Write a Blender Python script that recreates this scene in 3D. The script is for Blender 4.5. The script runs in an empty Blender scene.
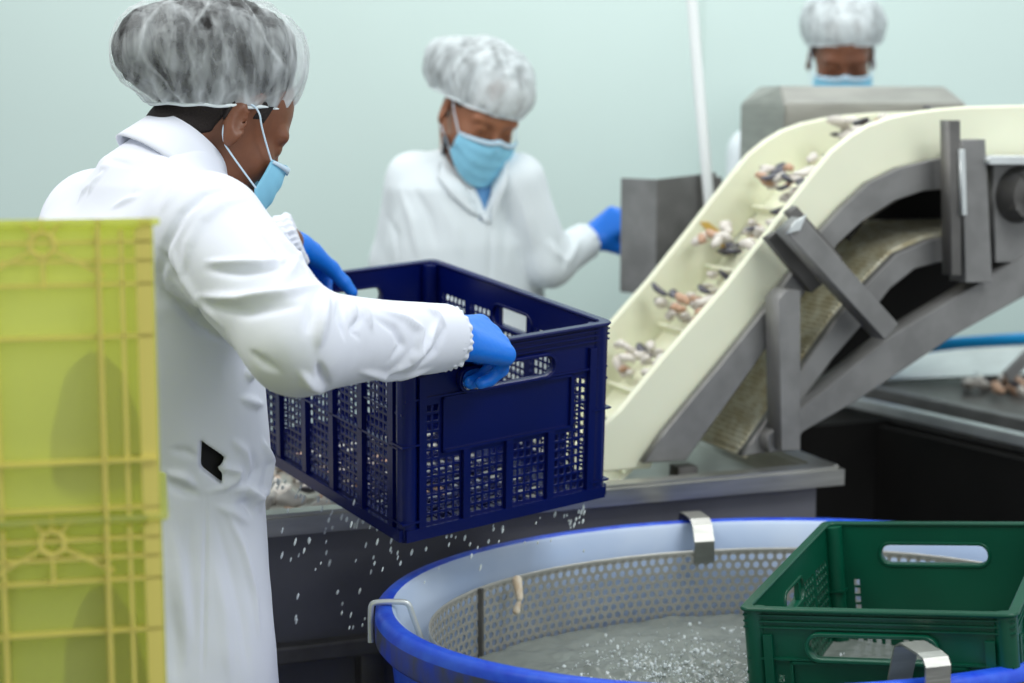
import bpy, bmesh, math, random
import numpy as np
from mathutils import Vector, Matrix
from mathutils.bvhtree import BVHTree
random.seed(7); RNG = np.random.RandomState(7)
SC = bpy.context.scene
COL = SC.collection
# ------------------------------------------------------------------ camera, light, exposure
F_PX = 60 / 36 * 1024; PITCH = math.radians(8.0); CAMZ = 1.5
cam = bpy.data.cameras.new('camera'); cam.lens = 60; cam.sensor_width = 36
cam.dof.use_dof = True; cam.dof.focus_distance = 2.33; cam.dof.aperture_fstop = 2.8
co = bpy.data.objects.new('camera', cam); COL.objects.link(co)
co.location = (0, 0, CAMZ); co.rotation_euler = (math.radians(90) - PITCH, 0, 0); SC.camera = co
SC.view_settings.view_transform = 'Standard'; SC.view_settings.look = 'None'
SC.view_settings.gamma = 1; SC.view_settings.use_curve_mapping = False
SC.view_settings.exposure = -0.40
W_ = bpy.data.worlds.new('world'); SC.world = W_; W_.use_nodes = True
W_.node_tree.nodes['Background'].inputs[0].default_value = (0.90, 0.97, 1.0, 1)
W_.node_tree.nodes['Background'].inputs[1].default_value = 0.98
def area(name, loc, size, power, color, target):
    l = bpy.data.lights.new(name, 'AREA'); l.shape = 'RECTANGLE'; l.size, l.size_y = size
    l.energy = power; l.color = color
    o = bpy.data.objects.new(name, l); COL.objects.link(o); o.location = loc
    o.rotation_euler = (Vector(target) - Vector(loc)).to_track_quat('-Z', 'Y').to_euler(); return o
area('ceiling_lamp_key', (-1.6, 2.0, 3.3), (1.3, 0.6), 44, (1.0, 0.985, 0.95), (-0.3, 2.6, 1.0))
area('ceiling_lamp_back', (0.4, 4.0, 3.4), (2.6, 0.5), 30, (0.95, 1.0, 1.0), (0.4, 3.7, 0))
area('ceiling_lamp_right', (1.5, 1.3, 3.1), (1.2, 0.8), 44, (0.96, 1.0, 1.0), (0.8, 3.2, 1.0))
area('window_light_front', (2.2, .9, 1.9), (1.2, 1.0), 7, (0.97, 1.0, 1.0), (0.75, 3.2, 1.1))  # added fill to brighten the conveyor, not a real window
area('ceiling_lamp_wall', (0.2, 3.9, 3.6), (5.0, 0.3), 26, (1.0, 1.0, 0.99), (0.2, 5.0, 0.6))  # added wash that evens out the wall, no real fixture

def ray(px, py):
    c, s = math.cos(PITCH), math.sin(PITCH)
    a = (341.5 - py)
    return Vector((px - 512, F_PX * c + a * s, -F_PX * s + a * c))
def at(px, py, Y):                    # point seen at a pixel of the photograph, at room depth Y
    d = ray(px, py); return Vector((0, 0, CAMZ)) + d * (Y / d.y)
def atz(px, py, z):
    d = ray(px, py); return Vector((0, 0, CAMZ)) + d * ((z - CAMZ) / d.z)
# ------------------------------------------------------------------ materials
def lin(c):
    c = [x / 255 for x in c]
    return tuple(x / 12.92 if x <= .04045 else ((x + .055) / 1.055) ** 2.4 for x in c) + (1,)
MATS = {}
def mat(name, rgb, rough=.5, metal=0., var=.0, vscale=8., bump=0., bscale=60., trans=0., sheen=0., sss=0.,
        alpha=1., rgb2=None, stretch=(1, 1, 1), coat=0., ior=1.45, detail=4):
    if name in MATS: return MATS[name]
    m = bpy.data.materials.new(name); m.use_nodes = True; MATS[name] = m
    nt = m.node_tree; N = nt.nodes; L = nt.links; b = N['Principled BSDF']
    b.inputs['Base Color'].default_value = lin(rgb); b.inputs['Roughness'].default_value = rough
    b.inputs['Metallic'].default_value = metal; b.inputs['IOR'].default_value = ior
    b.inputs['Transmission Weight'].default_value = trans; b.inputs['Sheen Weight'].default_value = sheen
    b.inputs['Coat Weight'].default_value = coat; b.inputs['Alpha'].default_value = alpha
    if sss:
        b.inputs['Subsurface Weight'].default_value = sss; b.inputs['Subsurface Scale'].default_value = .01
    tc = N.new('ShaderNodeTexCoord'); mp = N.new('ShaderNodeMapping'); L.new(tc.outputs['Object'], mp.inputs[0])
    mp.inputs['Scale'].default_value = stretch
    if var or rgb2:
        n = N.new('ShaderNodeTexNoise'); n.inputs['Scale'].default_value = vscale; n.inputs['Detail'].default_value = detail
        L.new(mp.outputs[0], n.inputs['Vector'])
        r = N.new('ShaderNodeValToRGB'); L.new(n.outputs['Fac'], r.inputs[0])
        c1 = lin(rgb); c2 = lin(rgb2) if rgb2 else tuple(min(1, x * (1 + var)) for x in c1[:3]) + (1,)
        if not rgb2: c1 = tuple(x * (1 - var) for x in c1[:3]) + (1,)
        r.color_ramp.elements[0].color = c1; r.color_ramp.elements[1].color = c2
        r.color_ramp.elements[0].position = .38; r.color_ramp.elements[1].position = .62
        L.new(r.outputs[0], b.inputs['Base Color'])
    if bump:
        n = N.new('ShaderNodeTexNoise'); n.inputs['Scale'].default_value = bscale; n.inputs['Detail'].default_value = 3
        L.new(mp.outputs[0], n.inputs['Vector'])
        bp = N.new('ShaderNodeBump'); bp.inputs['Strength'].default_value = bump; bp.inputs['Distance'].default_value = .002
        L.new(n.outputs['Fac'], bp.inputs['Height']); L.new(bp.outputs[0], b.inputs['Normal'])
    return m
def M_(n): return MATS[n]
mat('wall', (205, 223, 218), .55, var=.02, vscale=.8)
mat('floor', (52, 50, 48), .35, var=.25, vscale=3, bump=.2)
mat('coat', (226, 229, 240), .85, sheen=.15, bump=.10, bscale=35)
mat('coat2', (222, 230, 234), .85, sheen=.15, bump=.12, bscale=30)
mat('black_cloth', (12, 12, 14), .8)
mat('shirt', (90, 140, 188), .8, var=.1, vscale=30)
mat('glove', (20, 118, 225), .38, bump=.35, bscale=110, sss=.1)
mat('skin_dark', (116, 72, 50), .42, var=.12, vscale=25, bump=.1, bscale=200, sss=.08)
mat('skin_mid', (150, 98, 70), .45, var=.1, vscale=25, sss=.08)
mat('hair', (20, 16, 16), .6, bump=.9, bscale=180, stretch=(1, 1, 1))
mat('hair_short', (30, 21, 19), .75, bump=1., bscale=300)
mat('eye', (225, 220, 215), .2)
mat('iris', (30, 18, 12), .15)
mat('mask', (142, 208, 236), .75, var=.05, vscale=20)
mat('mask_trim', (205, 225, 240), .75)
mat('band', (222, 230, 232), .8)
mat('trousers', (235, 238, 242), .8)
mat('boot', (230, 230, 226), .35)
mat('steel', (172, 171, 166), .36, metal=.9, var=.10, vscale=9, bump=.1, bscale=40, stretch=(1, 1, 8))
mat('steel_dull', (104, 102, 100), .5, metal=.5, var=.15, vscale=14, bump=.15, bscale=50)
mat('steel_frame', (132, 131, 130), .5, metal=.45, var=.12, vscale=14)
mat('steel_bright', (206, 210, 210), .3, metal=.45, var=.08, vscale=12)
mat('steel_box', (158, 156, 150), .42, metal=.6, var=.08, vscale=10, stretch=(1, 1, 6))
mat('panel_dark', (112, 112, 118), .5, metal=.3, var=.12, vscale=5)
mat('base_dark', (22, 20, 18), .9, var=.2, vscale=5)  # near-black; stands in for shade under the machines, also on the slider bed
mat('cream', (232, 233, 208), .45, var=.03, vscale=5, sss=.05)
mat('cream_stain', (206, 170, 84), .5)
mat('belt', (248, 245, 228), .6, rgb2=(214, 204, 172), vscale=40, stretch=(1, 1, 1))
mat('blue_crate', (2, 15, 80), .27, var=.1, vscale=6, bump=.05, bscale=150)
mat('green_crate', (0, 74, 53), .34, var=.1, vscale=6, bump=.08, bscale=150)
mat('tub_blue', (22, 66, 205), .42, rgb2=(42, 92, 220), vscale=30, bump=.25, bscale=90)
mat('tub_wear', (70, 74, 92), .6, rgb2=(24, 60, 190), vscale=22, stretch=(1, 1, .5))
mat('tub_inner', (176, 196, 228), .45, rgb2=(196, 210, 232), vscale=5)
mat('white_plastic', (232, 236, 236), .4)
mat('hose_blue', (20, 150, 215), .35)
mat('shell_dark', (44, 42, 50), .3, rgb2=(92, 90, 102), vscale=60)
mat('shell_pale', (226, 222, 214), .4, rgb2=(196, 186, 176), vscale=50)
mat('shell_brown', (160, 104, 72), .45, rgb2=(214, 186, 160), vscale=50)
mat('drop', (235, 245, 250), .05, trans=.9, ior=1.33)
mat('foam', (238, 244, 246), .2, trans=.12, ior=1.33)
mat('contents', (26, 30, 26), .8)

def yellow_mat():
    m = bpy.data.materials.new('yellow_plastic'); m.use_nodes = True; MATS['yellow'] = m
    nt = m.node_tree; N = nt.nodes; L = nt.links; b = N['Principled BSDF']
    b.inputs['Base Color'].default_value = lin((236, 238, 168)); b.inputs['Roughness'].default_value = .4
    t = N.new('ShaderNodeBsdfTranslucent'); t.inputs[0].default_value = lin((242, 244, 176))
    x = N.new('ShaderNodeMixShader'); x.inputs[0].default_value = .55
    L.new(b.outputs[0], x.inputs[1]); L.new(t.outputs[0], x.inputs[2])
    tr = N.new('ShaderNodeBsdfTransparent'); tr.inputs[0].default_value = lin((242, 245, 185))
    y = N.new('ShaderNodeMixShader'); y.inputs[0].default_value = .54
    L.new(x.outputs[0], y.inputs[1]); L.new(tr.outputs[0], y.inputs[2])
    L.new(y.outputs[0], N['Material Output'].inputs[0])
yellow_mat()
mat('yellow_rib', (222, 206, 104), .4)
def net_mat(name, base, white):
    m = bpy.data.materials.new(name); m.use_nodes = True; MATS[name] = m
    nt = m.node_tree; N = nt.nodes; L = nt.links; b = N['Principled BSDF']
    b.inputs['Base Color'].default_value = lin(white); b.inputs['Roughness'].default_value = .7
    tl = N.new('ShaderNodeBsdfTranslucent'); tl.inputs[0].default_value = lin(white)
    mm = N.new('ShaderNodeMixShader'); mm.inputs[0].default_value = .3
    L.new(b.outputs[0], mm.inputs[1]); L.new(tl.outputs[0], mm.inputs[2])
    tp = N.new('ShaderNodeBsdfTransparent')
    tc = N.new('ShaderNodeTexCoord'); mp = N.new('ShaderNodeMapping'); L.new(tc.outputs['Object'], mp.inputs[0])
    mp.inputs['Scale'].default_value = (1, 1, .35)
    n = N.new('ShaderNodeTexNoise'); n.inputs['Scale'].default_value = 34; n.inputs['Detail'].default_value = 6; n.inputs['Distortion'].default_value = 1.2
    L.new(mp.outputs[0], n.inputs['Vector'])
    at_ = N.new('ShaderNodeAttribute'); at_.attribute_name = 'pleat'
    r = N.new('ShaderNodeMapRange'); r.inputs[1].default_value = .36; r.inputs[2].default_value = .66
    r.inputs[3].default_value = base - .14; r.inputs[4].default_value = base + .16
    L.new(n.outputs['Fac'], r.inputs[0])
    ad = N.new('ShaderNodeMath'); ad.operation = 'ADD'; ad.use_clamp = True
    L.new(r.outputs[0], ad.inputs[0]); L.new(at_.outputs['Fac'], ad.inputs[1])
    y = N.new('ShaderNodeMixShader'); L.new(ad.outputs[0], y.inputs[0])
    L.new(tp.outputs[0], y.inputs[1]); L.new(mm.outputs[0], y.inputs[2])
    L.new(y.outputs[0], N['Material Output'].inputs[0])
net_mat('net', .27, (236, 241, 243))
net_mat('net_dense', .72, (232, 240, 242))
def water_mat():
    m = mat('water', (142, 148, 142), .08, bump=.5, bscale=28)
    b = m.node_tree.nodes['Principled BSDF']
    b.inputs['Transmission Weight'].default_value = .1; b.inputs['IOR'].default_value = 1.33
water_mat()

# ------------------------------------------------------------------ helpers
def link(o): COL.objects.link(o); return o
def tag(o, label=None, cat=None, group=None, kind=None):
    if label: o['label'] = label
    if cat: o['category'] = cat
    if group: o['group'] = group
    if kind: o['kind'] = kind
    return o
def thing(name, label, cat, loc=(0, 0, 0), R=None, group=None):
    o = link(bpy.data.objects.new(name, None)); o.empty_display_size = .05
    M = (R.to_4x4() if R is not None else Matrix.Identity(4)); M.translation = Vector(loc); o.matrix_world = M
    return tag(o, label, cat, group)
def fromdata(name, V, Fc, m, parent=None, smooth=True, world=False):
    me = bpy.data.meshes.new(name)
    V = np.asarray(V, dtype=float)
    if world and parent is not None:         # V given in world space
        Mi = np.array(parent.matrix_basis.inverted()); V = V @ Mi[:3, :3].T + Mi[:3, 3]
    me.from_pydata([tuple(v) for v in V], [], [tuple(int(i) for i in f) for f in Fc])
    me.update()
    return frommesh(name, me, m, parent, smooth)
def frommesh(name, me, m, parent=None, smooth=False):
    if m is not None:
        me.materials.clear(); me.materials.append(M_(m) if isinstance(m, str) else m)
    if smooth:
        me.polygons.foreach_set('use_smooth', [True] * len(me.polygons))
    o = link(bpy.data.objects.new(name, me))
    if parent is not None: o.parent = parent
    return o
class MB:
    def __init__(s): s.bm = bmesh.new()
    def box(s, c, d, R=None, bev=0.):
        r = bmesh.ops.create_cube(s.bm, size=1); M = Matrix.Translation(Vector(c))
        if R is not None: M = M @ R.to_4x4()
        M = M @ Matrix.Diagonal((*d, 1)); bmesh.ops.transform(s.bm, matrix=M, verts=r['verts'])
        if bev:
            es = list({e for v in r['verts'] for e in v.link_edges})
            bmesh.ops.bevel(s.bm, geom=es, offset=bev, segments=2, affect='EDGES', profile=.5)
        return s
    def bar(s, a, b, w, h, up=(0, 0, 1), bev=0.):
        a = Vector(a); b = Vector(b); z = (b - a); L = z.length; z.normalize()
        x = Vector(up).cross(z)
        if x.length < 1e-4: x = Vector((1, 0, 0)).cross(z)
        x.normalize(); y = z.cross(x)
        R = Matrix((x, y, z)).transposed()
        return s.box((a + b) / 2, (w, h, L), R, bev)
    def cyl(s, a, b, r, r2=None, seg=20):
        a = Vector(a); b = Vector(b); z = b - a
        q = z.to_track_quat('Z', 'Y').to_matrix().to_4x4()
        bmesh.ops.create_cone(s.bm, cap_ends=True, segments=seg, radius1=r, radius2=r if r2 is None else r2, depth=z.length,
                              matrix=Matrix.Translation((a + b) / 2) @ q)
        return s
    def prism(s, pts, axis_pt, depth_vec):    # pts: list of 3-D points, extruded by depth_vec
        vs = [s.bm.verts.new(p) for p in pts]; f = s.bm.faces.new(vs)
        r = bmesh.ops.extrude_face_region(s.bm, geom=[f])
        bmesh.ops.translate(s.bm, vec=depth_vec, verts=[v for v in r['geom'] if isinstance(v, bmesh.types.BMVert)])
        return s
    def build(s, name, m, parent=None, smooth=False, bev=0.):
        if bev: bmesh.ops.bevel(s.bm, geom=s.bm.edges[:], offset=bev, segments=2, affect='EDGES')
        bmesh.ops.recalc_face_normals(s.bm, faces=s.bm.faces[:])
        me = bpy.data.meshes.new(name); s.bm.to_mesh(me); s.bm.free()
        o = frommesh(name, me, m, parent, False)
        if smooth:
            me.polygons.foreach_set('use_smooth', [True] * len(me.polygons))
            me.set_sharp_from_angle(angle=math.radians(35))
        return o
def plate(outline, holes, t, bev=.0008):
    """flat sheet with holes in the local XY plane, centred on z=0; returns a mesh"""
    cu = bpy.data.curves.new('p', 'CURVE'); cu.dimensions = '2D'; cu.fill_mode = 'BOTH'
    cu.extrude = t / 2 - bev; cu.bevel_depth = bev; cu.bevel_resolution = 0
    for loop in [outline] + holes:
        sp = cu.splines.new('POLY'); sp.points.add(len(loop) - 1)
        for p, q in zip(sp.points, loop): p.co = (q[0], q[1], 0, 1)
        sp.use_cyclic_u = True
    o = bpy.data.objects.new('p', cu); COL.objects.link(o)
    dg = bpy.context.evaluated_depsgraph_get(); me = bpy.data.meshes.new_from_object(o.evaluated_get(dg))
    bpy.data.objects.remove(o); return me
def tube(name, pts, r, m, parent=None, res=10, smooth_path=True, world=False):
    cu = bpy.data.curves.new(name, 'CURVE'); cu.dimensions = '3D'; cu.bevel_depth = r; cu.bevel_resolution = 5; cu.use_fill_caps = True
    sp = cu.splines.new('NURBS' if smooth_path and len(pts) > 2 else 'POLY'); sp.points.add(len(pts) - 1)
    if world and parent is not None:
        Mi = parent.matrix_basis.inverted(); pts = [Mi @ Vector(p) for p in pts]
    for p, q in zip(sp.points, pts): p.co = (*q, 1)
    sp.use_endpoint_u = True; sp.order_u = 3; sp.resolution_u = res
    o = bpy.data.objects.new(name, cu); COL.objects.link(o)
    dg = bpy.context.evaluated_depsgraph_get(); me = bpy.data.meshes.new_from_object(o.evaluated_get(dg))
    bpy.data.objects.remove(o)
    return frommesh(name, me, m, parent, True)
def copy_tree(o, parent=None):
    c = o.copy(); COL.objects.link(c); c.parent = parent
    for ch in list(o.children): copy_tree(ch, c)
    return c
def rrect(x0, x1, y0, y1, r, n=5):
    P = []
    for cx, cy, a0 in ((x1 - r, y1 - r, 0), (x0 + r, y1 - r, 90), (x0 + r, y0 + r, 180), (x1 - r, y0 + r, 270)):
        for k in range(n + 1):
            a = math.radians(a0 + 90 * k / n); P.append((cx + r * math.cos(a), cy + r * math.sin(a)))
    return P
# ------------------------------------------------------------------ signed-distance sculpting
A = lambda *x: np.array(x, dtype=np.float32)
def smin(a, b, k):
    h = np.clip(.5 + .5 * (b - a) / k, 0, 1); return b * (1 - h) + a * h - k * h * (1 - h)
def smax(a, b, k): return -smin(-a, -b, k)
def ell(P, c, r, R=None):
    q = P - np.asarray(c, np.float32)
    if R is not None: q = q @ np.asarray(R, np.float32)
    r = np.asarray(r, np.float32)
    k0 = np.linalg.norm(q / r, axis=1); k1 = np.linalg.norm(q / (r * r), axis=1) + 1e-9
    return k0 * (k0 - 1) / k1
def cone(P, a, ra, b, rb):
    a = np.asarray(a, np.float32); b = np.asarray(b, np.float32); ab = b - a
    t = np.clip((P - a) @ ab / (ab @ ab), 0, 1)
    return np.linalg.norm(P - a - t[:, None] * ab, axis=1) - (ra + (rb - ra) * t)
def surfnet(f, lo, hi, h):
    lo = np.array(lo, float); hi = np.array(hi, float)
    nb = np.ceil((hi - lo) / (4 * h)).astype(int); n = nb * 4
    ax = [lo[i] + (np.arange(nb[i]) * 4 + 1.5) * h for i in range(3)]
    G = np.stack(np.meshgrid(*ax, indexing='ij'), -1).reshape(-1, 3).astype(np.float32)
    fb = f(G).reshape(nb)
    F = fb.repeat(4, 0).repeat(4, 1).repeat(4, 2).astype(np.float32)
    mk = (np.abs(fb) < 4 * h * 1.6 + .004).repeat(4, 0).repeat(4, 1).repeat(4, 2)
    idx = np.argwhere(mk); P = (lo + idx * h).astype(np.float32); out = np.empty(len(P), np.float32)
    for s in range(0, len(P), 400000): out[s:s + 400000] = f(P[s:s + 400000])
    F[mk] = out
    S = F < 0
    c = np.zeros([x - 1 for x in n], np.uint8)
    offs = [(i, j, k) for i in (0, 1) for j in (0, 1) for k in (0, 1)]
    for o in offs: c += S[o[0]:o[0] + n[0] - 1, o[1]:o[1] + n[1] - 1, o[2]:o[2] + n[2] - 1]
    act = (c > 0) & (c < 8); ci = np.argwhere(act)
    vid = -np.ones(act.shape, np.int64); vid[act] = np.arange(len(ci))
    acc = np.zeros((len(ci), 3)); cnt = np.zeros(len(ci))
    for a in offs:
        for d in range(3):
            if a[d]: continue
            b = list(a); b[d] = 1
            fa = F[tuple((ci + a).T)]; fb_ = F[tuple((ci + b).T)]
            m = (fa < 0) != (fb_ < 0)
            t = fa / np.where(m, fa - fb_, 1)
            p = np.array(a, float)[None].repeat(len(ci), 0); p[:, d] = t
            acc[m] += p[m]; cnt[m] += 1
    V = lo + (ci + acc / cnt[:, None]) * h
    Q = []
    for d in range(3):
        e1, e2 = (d + 1) % 3, (d + 2) % 3
        sl0 = [slice(0, None)] * 3; sl1 = [slice(0, None)] * 3; sl0[d] = slice(0, -1); sl1[d] = slice(1, None)
        cr = S[tuple(sl0)] != S[tuple(sl1)]
        I = np.argwhere(cr); I = I[(I[:, e1] > 0) & (I[:, e2] > 0) & (I[:, e1] < n[e1] - 1) & (I[:, e2] < n[e2] - 1)]
        u = np.zeros(3, int); u[e1] = 1; w = np.zeros(3, int); w[e2] = 1
        q = np.stack([vid[tuple((I - u - w).T)], vid[tuple((I - w).T)], vid[tuple(I.T)], vid[tuple((I - u).T)]], 1)
        fl = ~S[tuple(I.T)]; q[fl] = q[fl][:, ::-1]
        Q.append(q)
    Q = np.concatenate(Q); Q = Q[(Q >= 0).all(1)]
    return V, Q
def edges_of(Q):
    return np.concatenate([np.stack([Q[:, i], Q[:, (i + 1) % 4]], 1) for i in range(4)])
def relax(V, Q, it=2, lam=.5):
    E = edges_of(Q)
    for _ in range(it):
        s = np.zeros_like(V); c = np.zeros(len(V))
        np.add.at(s, E[:, 0], V[E[:, 1]]); np.add.at(c, E[:, 0], 1); np.add.at(s, E[:, 1], V[E[:, 0]]); np.add.at(c, E[:, 1], 1)
        V = V + lam * (s / np.maximum(c, 1)[:, None] - V)
    return V
def normals(V, Q):
    n = np.cross(V[Q[:, 2]] - V[Q[:, 0]], V[Q[:, 3]] - V[Q[:, 1]]); N = np.zeros_like(V)
    for i in range(4): np.add.at(N, Q[:, i], n)
    return N / (np.linalg.norm(N, axis=1)[:, None] + 1e-12)
def raycast_px(V, Q, pts):
    bvh = BVHTree.FromPolygons([tuple(v) for v in V], [tuple(int(i) for i in q) for q in Q])
    out = []
    for px, py in pts:
        d = ray(px, py).normalized(); h = bvh.ray_cast(Vector((0, 0, CAMZ)), d)
        if h[0] is not None: out.append(np.array(h[0]))
    return out
def strokes(V, Q, lst):
    """cloth folds: polylines followed over the surface; ridge (amp>0) or crease (amp<0) of real relief"""
    bvh = BVHTree.FromPolygons([tuple(v) for v in V], [tuple(int(i) for i in q) for q in Q])
    N = normals(V, Q); D = np.zeros(len(V))
    for pts, amp, w in lst:
        P = []
        for (x0, y0), (x1, y1) in zip(pts[:-1], pts[1:]):
            n = max(2, int(math.hypot(x1 - x0, y1 - y0) / 5))
            for k in range(n + 1):
                t = k / n; d = ray(x0 + (x1 - x0) * t, y0 + (y1 - y0) * t).normalized()
                h = bvh.ray_cast(Vector((0, 0, CAMZ)), d)
                if h[0] is not None and (not P or np.linalg.norm(P[-1] - np.array(h[0])) < .08): P.append(np.array(h[0]))
        if len(P) < 2: continue
        P = np.array(P); lo = P.min(0) - 3 * w; hi = P.max(0) + 3 * w
        m = ((V > lo) & (V < hi)).all(1); I = np.where(m)[0]
        best = np.full(len(I), 9.); tt = np.zeros(len(I)); nseg = len(P) - 1
        for k in range(nseg):
            a, b = P[k], P[k + 1]; ab = b - a
            t = np.clip((V[I] - a) @ ab / (ab @ ab + 1e-12), 0, 1)
            d = np.linalg.norm(V[I] - a - t[:, None] * ab, axis=1)
            u = d < best; best[u] = d[u]; tt[u] = (k + t[u]) / nseg
        fade = np.sin(math.pi * np.clip(tt, .02, .98)) ** .7
        D[I] += amp * fade * np.exp(-(best / (w * (.45 + .55 * fade))) ** 2)
    return V + N * D[:, None]
def fbm(P, s, seed=0, oct=3):
    r = np.random.RandomState(seed); out = np.zeros(len(P)); a = 1.
    for o in range(oct):
        for _ in range(4):
            k = r.randn(3); k /= np.linalg.norm(k); out += a * .25 * np.sin(P @ k * s * 2 * math.pi * r.uniform(.7, 1.3) + r.uniform(0, 6.28) + 1.2 * np.sin(P[:, 0] * s * 2.1 + P[:, 2] * s * 1.3 + o))
        s *= 2; a *= .5
    return out
def rotz(a): return np.array([[math.cos(a), -math.sin(a), 0], [math.sin(a), math.cos(a), 0], [0, 0, 1]])
def roty(a): return np.array([[math.cos(a), 0, math.sin(a)], [0, 1, 0], [-math.sin(a), 0, math.cos(a)]])
def rotx(a): return np.array([[1, 0, 0], [0, math.cos(a), -math.sin(a)], [0, math.sin(a), math.cos(a)]])
def head_rot(yaw, pitch, roll=0): # yaw from +x, pitch down positive
    return rotz(math.radians(yaw)) @ roty(math.radians(pitch)) @ rotx(math.radians(roll))
def nv(v): v = np.array(v, float); return v / np.linalg.norm(v)

# ================================================================== SETTING
m = MB(); m.box((0, 5.05, 1.7), (9, .1, 3.4)); tag(m.build('wall_back', 'wall'), kind='structure')
m = MB()
for x in (-2.75, -1.55, .55, 2.9): m.box((x, 4.999, 1.7), (.004, .004, 3.4))
tag(m.build('trim_1', mat('seam', (192, 209, 202), .6)), kind='structure')
m = MB(); m.box((0, 2.3, -.05), (9, 7, .1)); tag(m.build('floor', 'floor'), kind='structure')

# machine frame directions
TH = math.radians(20.8); O2 = Vector((-.406, 2.632, 0)); U = Vector((math.cos(TH), math.sin(TH), 0)); Vv = Vector((-math.sin(TH), math.cos(TH), 0))
def w(u, v, z): return O2 + U * u + Vv * v + Vector((0, 0, z))
RT = Matrix((U, Vv, Vector((0, 0, 1)))).transposed()
def uz(px, py, v):                 # where the sight line meets the upright plane at depth v of the machine frame
    d = ray(px, py); C = Vector((0, 0, CAMZ)); k = ((O2 + Vv * v - C).dot(Vv)) / d.dot(Vv); p = C + d * k
    return ((p - O2).dot(U), p.z)

# ================================================================== SORTING TABLE
TZ = .85; UE = uz(845, 462, 0)[0]
tb = thing('sorting_table', 'long grey steel sorting trough running under the held blue crate and conveyor', 'work table', O2, RT)
U0 = -.75
m = MB()   # trough pan: rim flange, sloping inside, bottom
def ring(u0, u1, v0, v1, z): return [(u0, v0, z), (u1, v0, z), (u1, v1, z), (u0, v1, z)]
R0 = ring(U0, UE, 0, .62, TZ - .035); R1 = ring(U0, UE, 0, .62, TZ); R2 = ring(U0 + .04, UE - .05, .045, .575, TZ); R3 = ring(U0 + .08, UE - .10, .09, .53, TZ - .06)
R4 = ring(U0 + .08, UE - .10, .09, .53, TZ - .064)
bm = m.bm; L_ = [[bm.verts.new(p) for p in r] for r in (R0, R1, R2, R3)]
for a, b in zip(L_[:-1], L_[1:]):
    for i in range(4): bm.faces.new((a[i], a[(i + 1) % 4], b[(i + 1) % 4], b[i]))
bm.faces.new(L_[-1]); bm.faces.new(L_[0][::-1])
bmesh.ops.bevel(bm, geom=[e for e in bm.edges if all(abs(v.co.z - TZ) < 1e-4 for v in e.verts)], offset=.006, segments=2, affect='EDGES')
m.build('tray', 'steel', tb, smooth=True)
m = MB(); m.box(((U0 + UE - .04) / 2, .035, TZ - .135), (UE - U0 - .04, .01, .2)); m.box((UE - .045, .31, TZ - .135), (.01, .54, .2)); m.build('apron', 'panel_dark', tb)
m = MB(); m.box(((U0 + UE - .04) / 2, .028, .615), (UE - U0 - .04, .05, .03), bev=.004); m.build('rail', 'steel_dull', tb)
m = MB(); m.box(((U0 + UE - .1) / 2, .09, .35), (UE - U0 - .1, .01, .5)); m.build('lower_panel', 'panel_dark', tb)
for u in (U0 + .05, .2, UE - .09):
    for v in (.055, .57):
        m = MB(); m.box((u, v, .41), (.04, .04, .82), bev=.003); m.build('leg', 'steel_dull', tb, smooth=True)

# ================================================================== CONVEYOR
VN = .12; WD = .31
top_px = [(600, 434), (620, 410), (662, 359), (724, 288), (766, 234.5), (790, 203), (812, 175), (830, 153), (848, 138), (866, 127), (888, 119), (911, 114), (938, 110.5), (964, 108.5), (1000, 107.5), (1030, 107), (1100, 107)]
bot_px = [(1100, 156), (1000, 157), (948, 158), (932, 161), (900, 169), (870, 184), (844, 208), (822, 232), (774, 301), (724, 363), (666, 433), (648, 455)]
T_ = [uz(*p, VN) for p in top_px]; B_ = [uz(*p, VN) for p in bot_px]
zb = TZ + .002
B_[-1] = (B_[-1][0], zb + .0); T_[0] = (T_[0][0] - .09, zb + .0)
outl = T_ + B_
cv = thing('incline_conveyor', 'cream sided gooseneck conveyor on a grey steel frame rising from trough to right', 'conveyor', O2, RT)
def vplate(name, pts, v, t, m_, parent, bev=.002):
    me = plate(pts, [], t, bev)
    # local XY plate -> (u, z) plane at v
    Mx = Matrix(((1, 0, 0, 0), (0, 0, 1, v), (0, 1, 0, 0), (0, 0, 0, 1))); me.transform(Mx); me.flip_normals()
    return frommesh(name, me, m_, parent)
vplate('side_plate', outl, VN, .016, 'cream', cv, .004)
vplate('side_plate', [(u, z - .014 if z > TZ + .05 else z) for u, z in outl], VN + WD, .016, 'cream', cv, .004)
def resample(P, n):
    P = np.array(P); s = np.r_[0, np.cumsum(np.linalg.norm(np.diff(P, axis=0), axis=1))]
    t = np.linspace(0, s[-1], n); return np.stack([np.interp(t, s, P[:, 0]), np.interp(t, s, P[:, 1])], 1)
def offset(P, d):
    P = np.array(P); T = np.gradient(P, axis=0); T /= np.linalg.norm(T, axis=1)[:, None]; return P + np.stack([T[:, 1], -T[:, 0]], 1) * d
def strip(name, P, v0, v1, th, m_, parent, cleat=0):
    n = len(P); Q2 = offset(P, th); V = []; Fc = []
    for (a, b) in zip(P, Q2): V += [(a[0], v0, a[1]), (a[0], v1, a[1]), (b[0], v1, b[1]), (b[0], v0, b[1])]
    for i in range(n - 1):
        for k in range(4):
            a = 4 * i + k; b = 4 * i + (k + 1) % 4; Fc.append((a, b, b + 4, a + 4))
    Fc += [(3, 2, 1, 0), tuple(4 * (n - 1) + k for k in range(4))]
    return V, Fc
TT = resample(T_, 90); BELT = offset(TT, .10)
V, Fc = strip('belt', BELT, VN + .01, VN + WD - .01, .008, 'belt', cv)
fromdata('carrying_belt', V, Fc, 'cream', cv, smooth=False)
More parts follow.
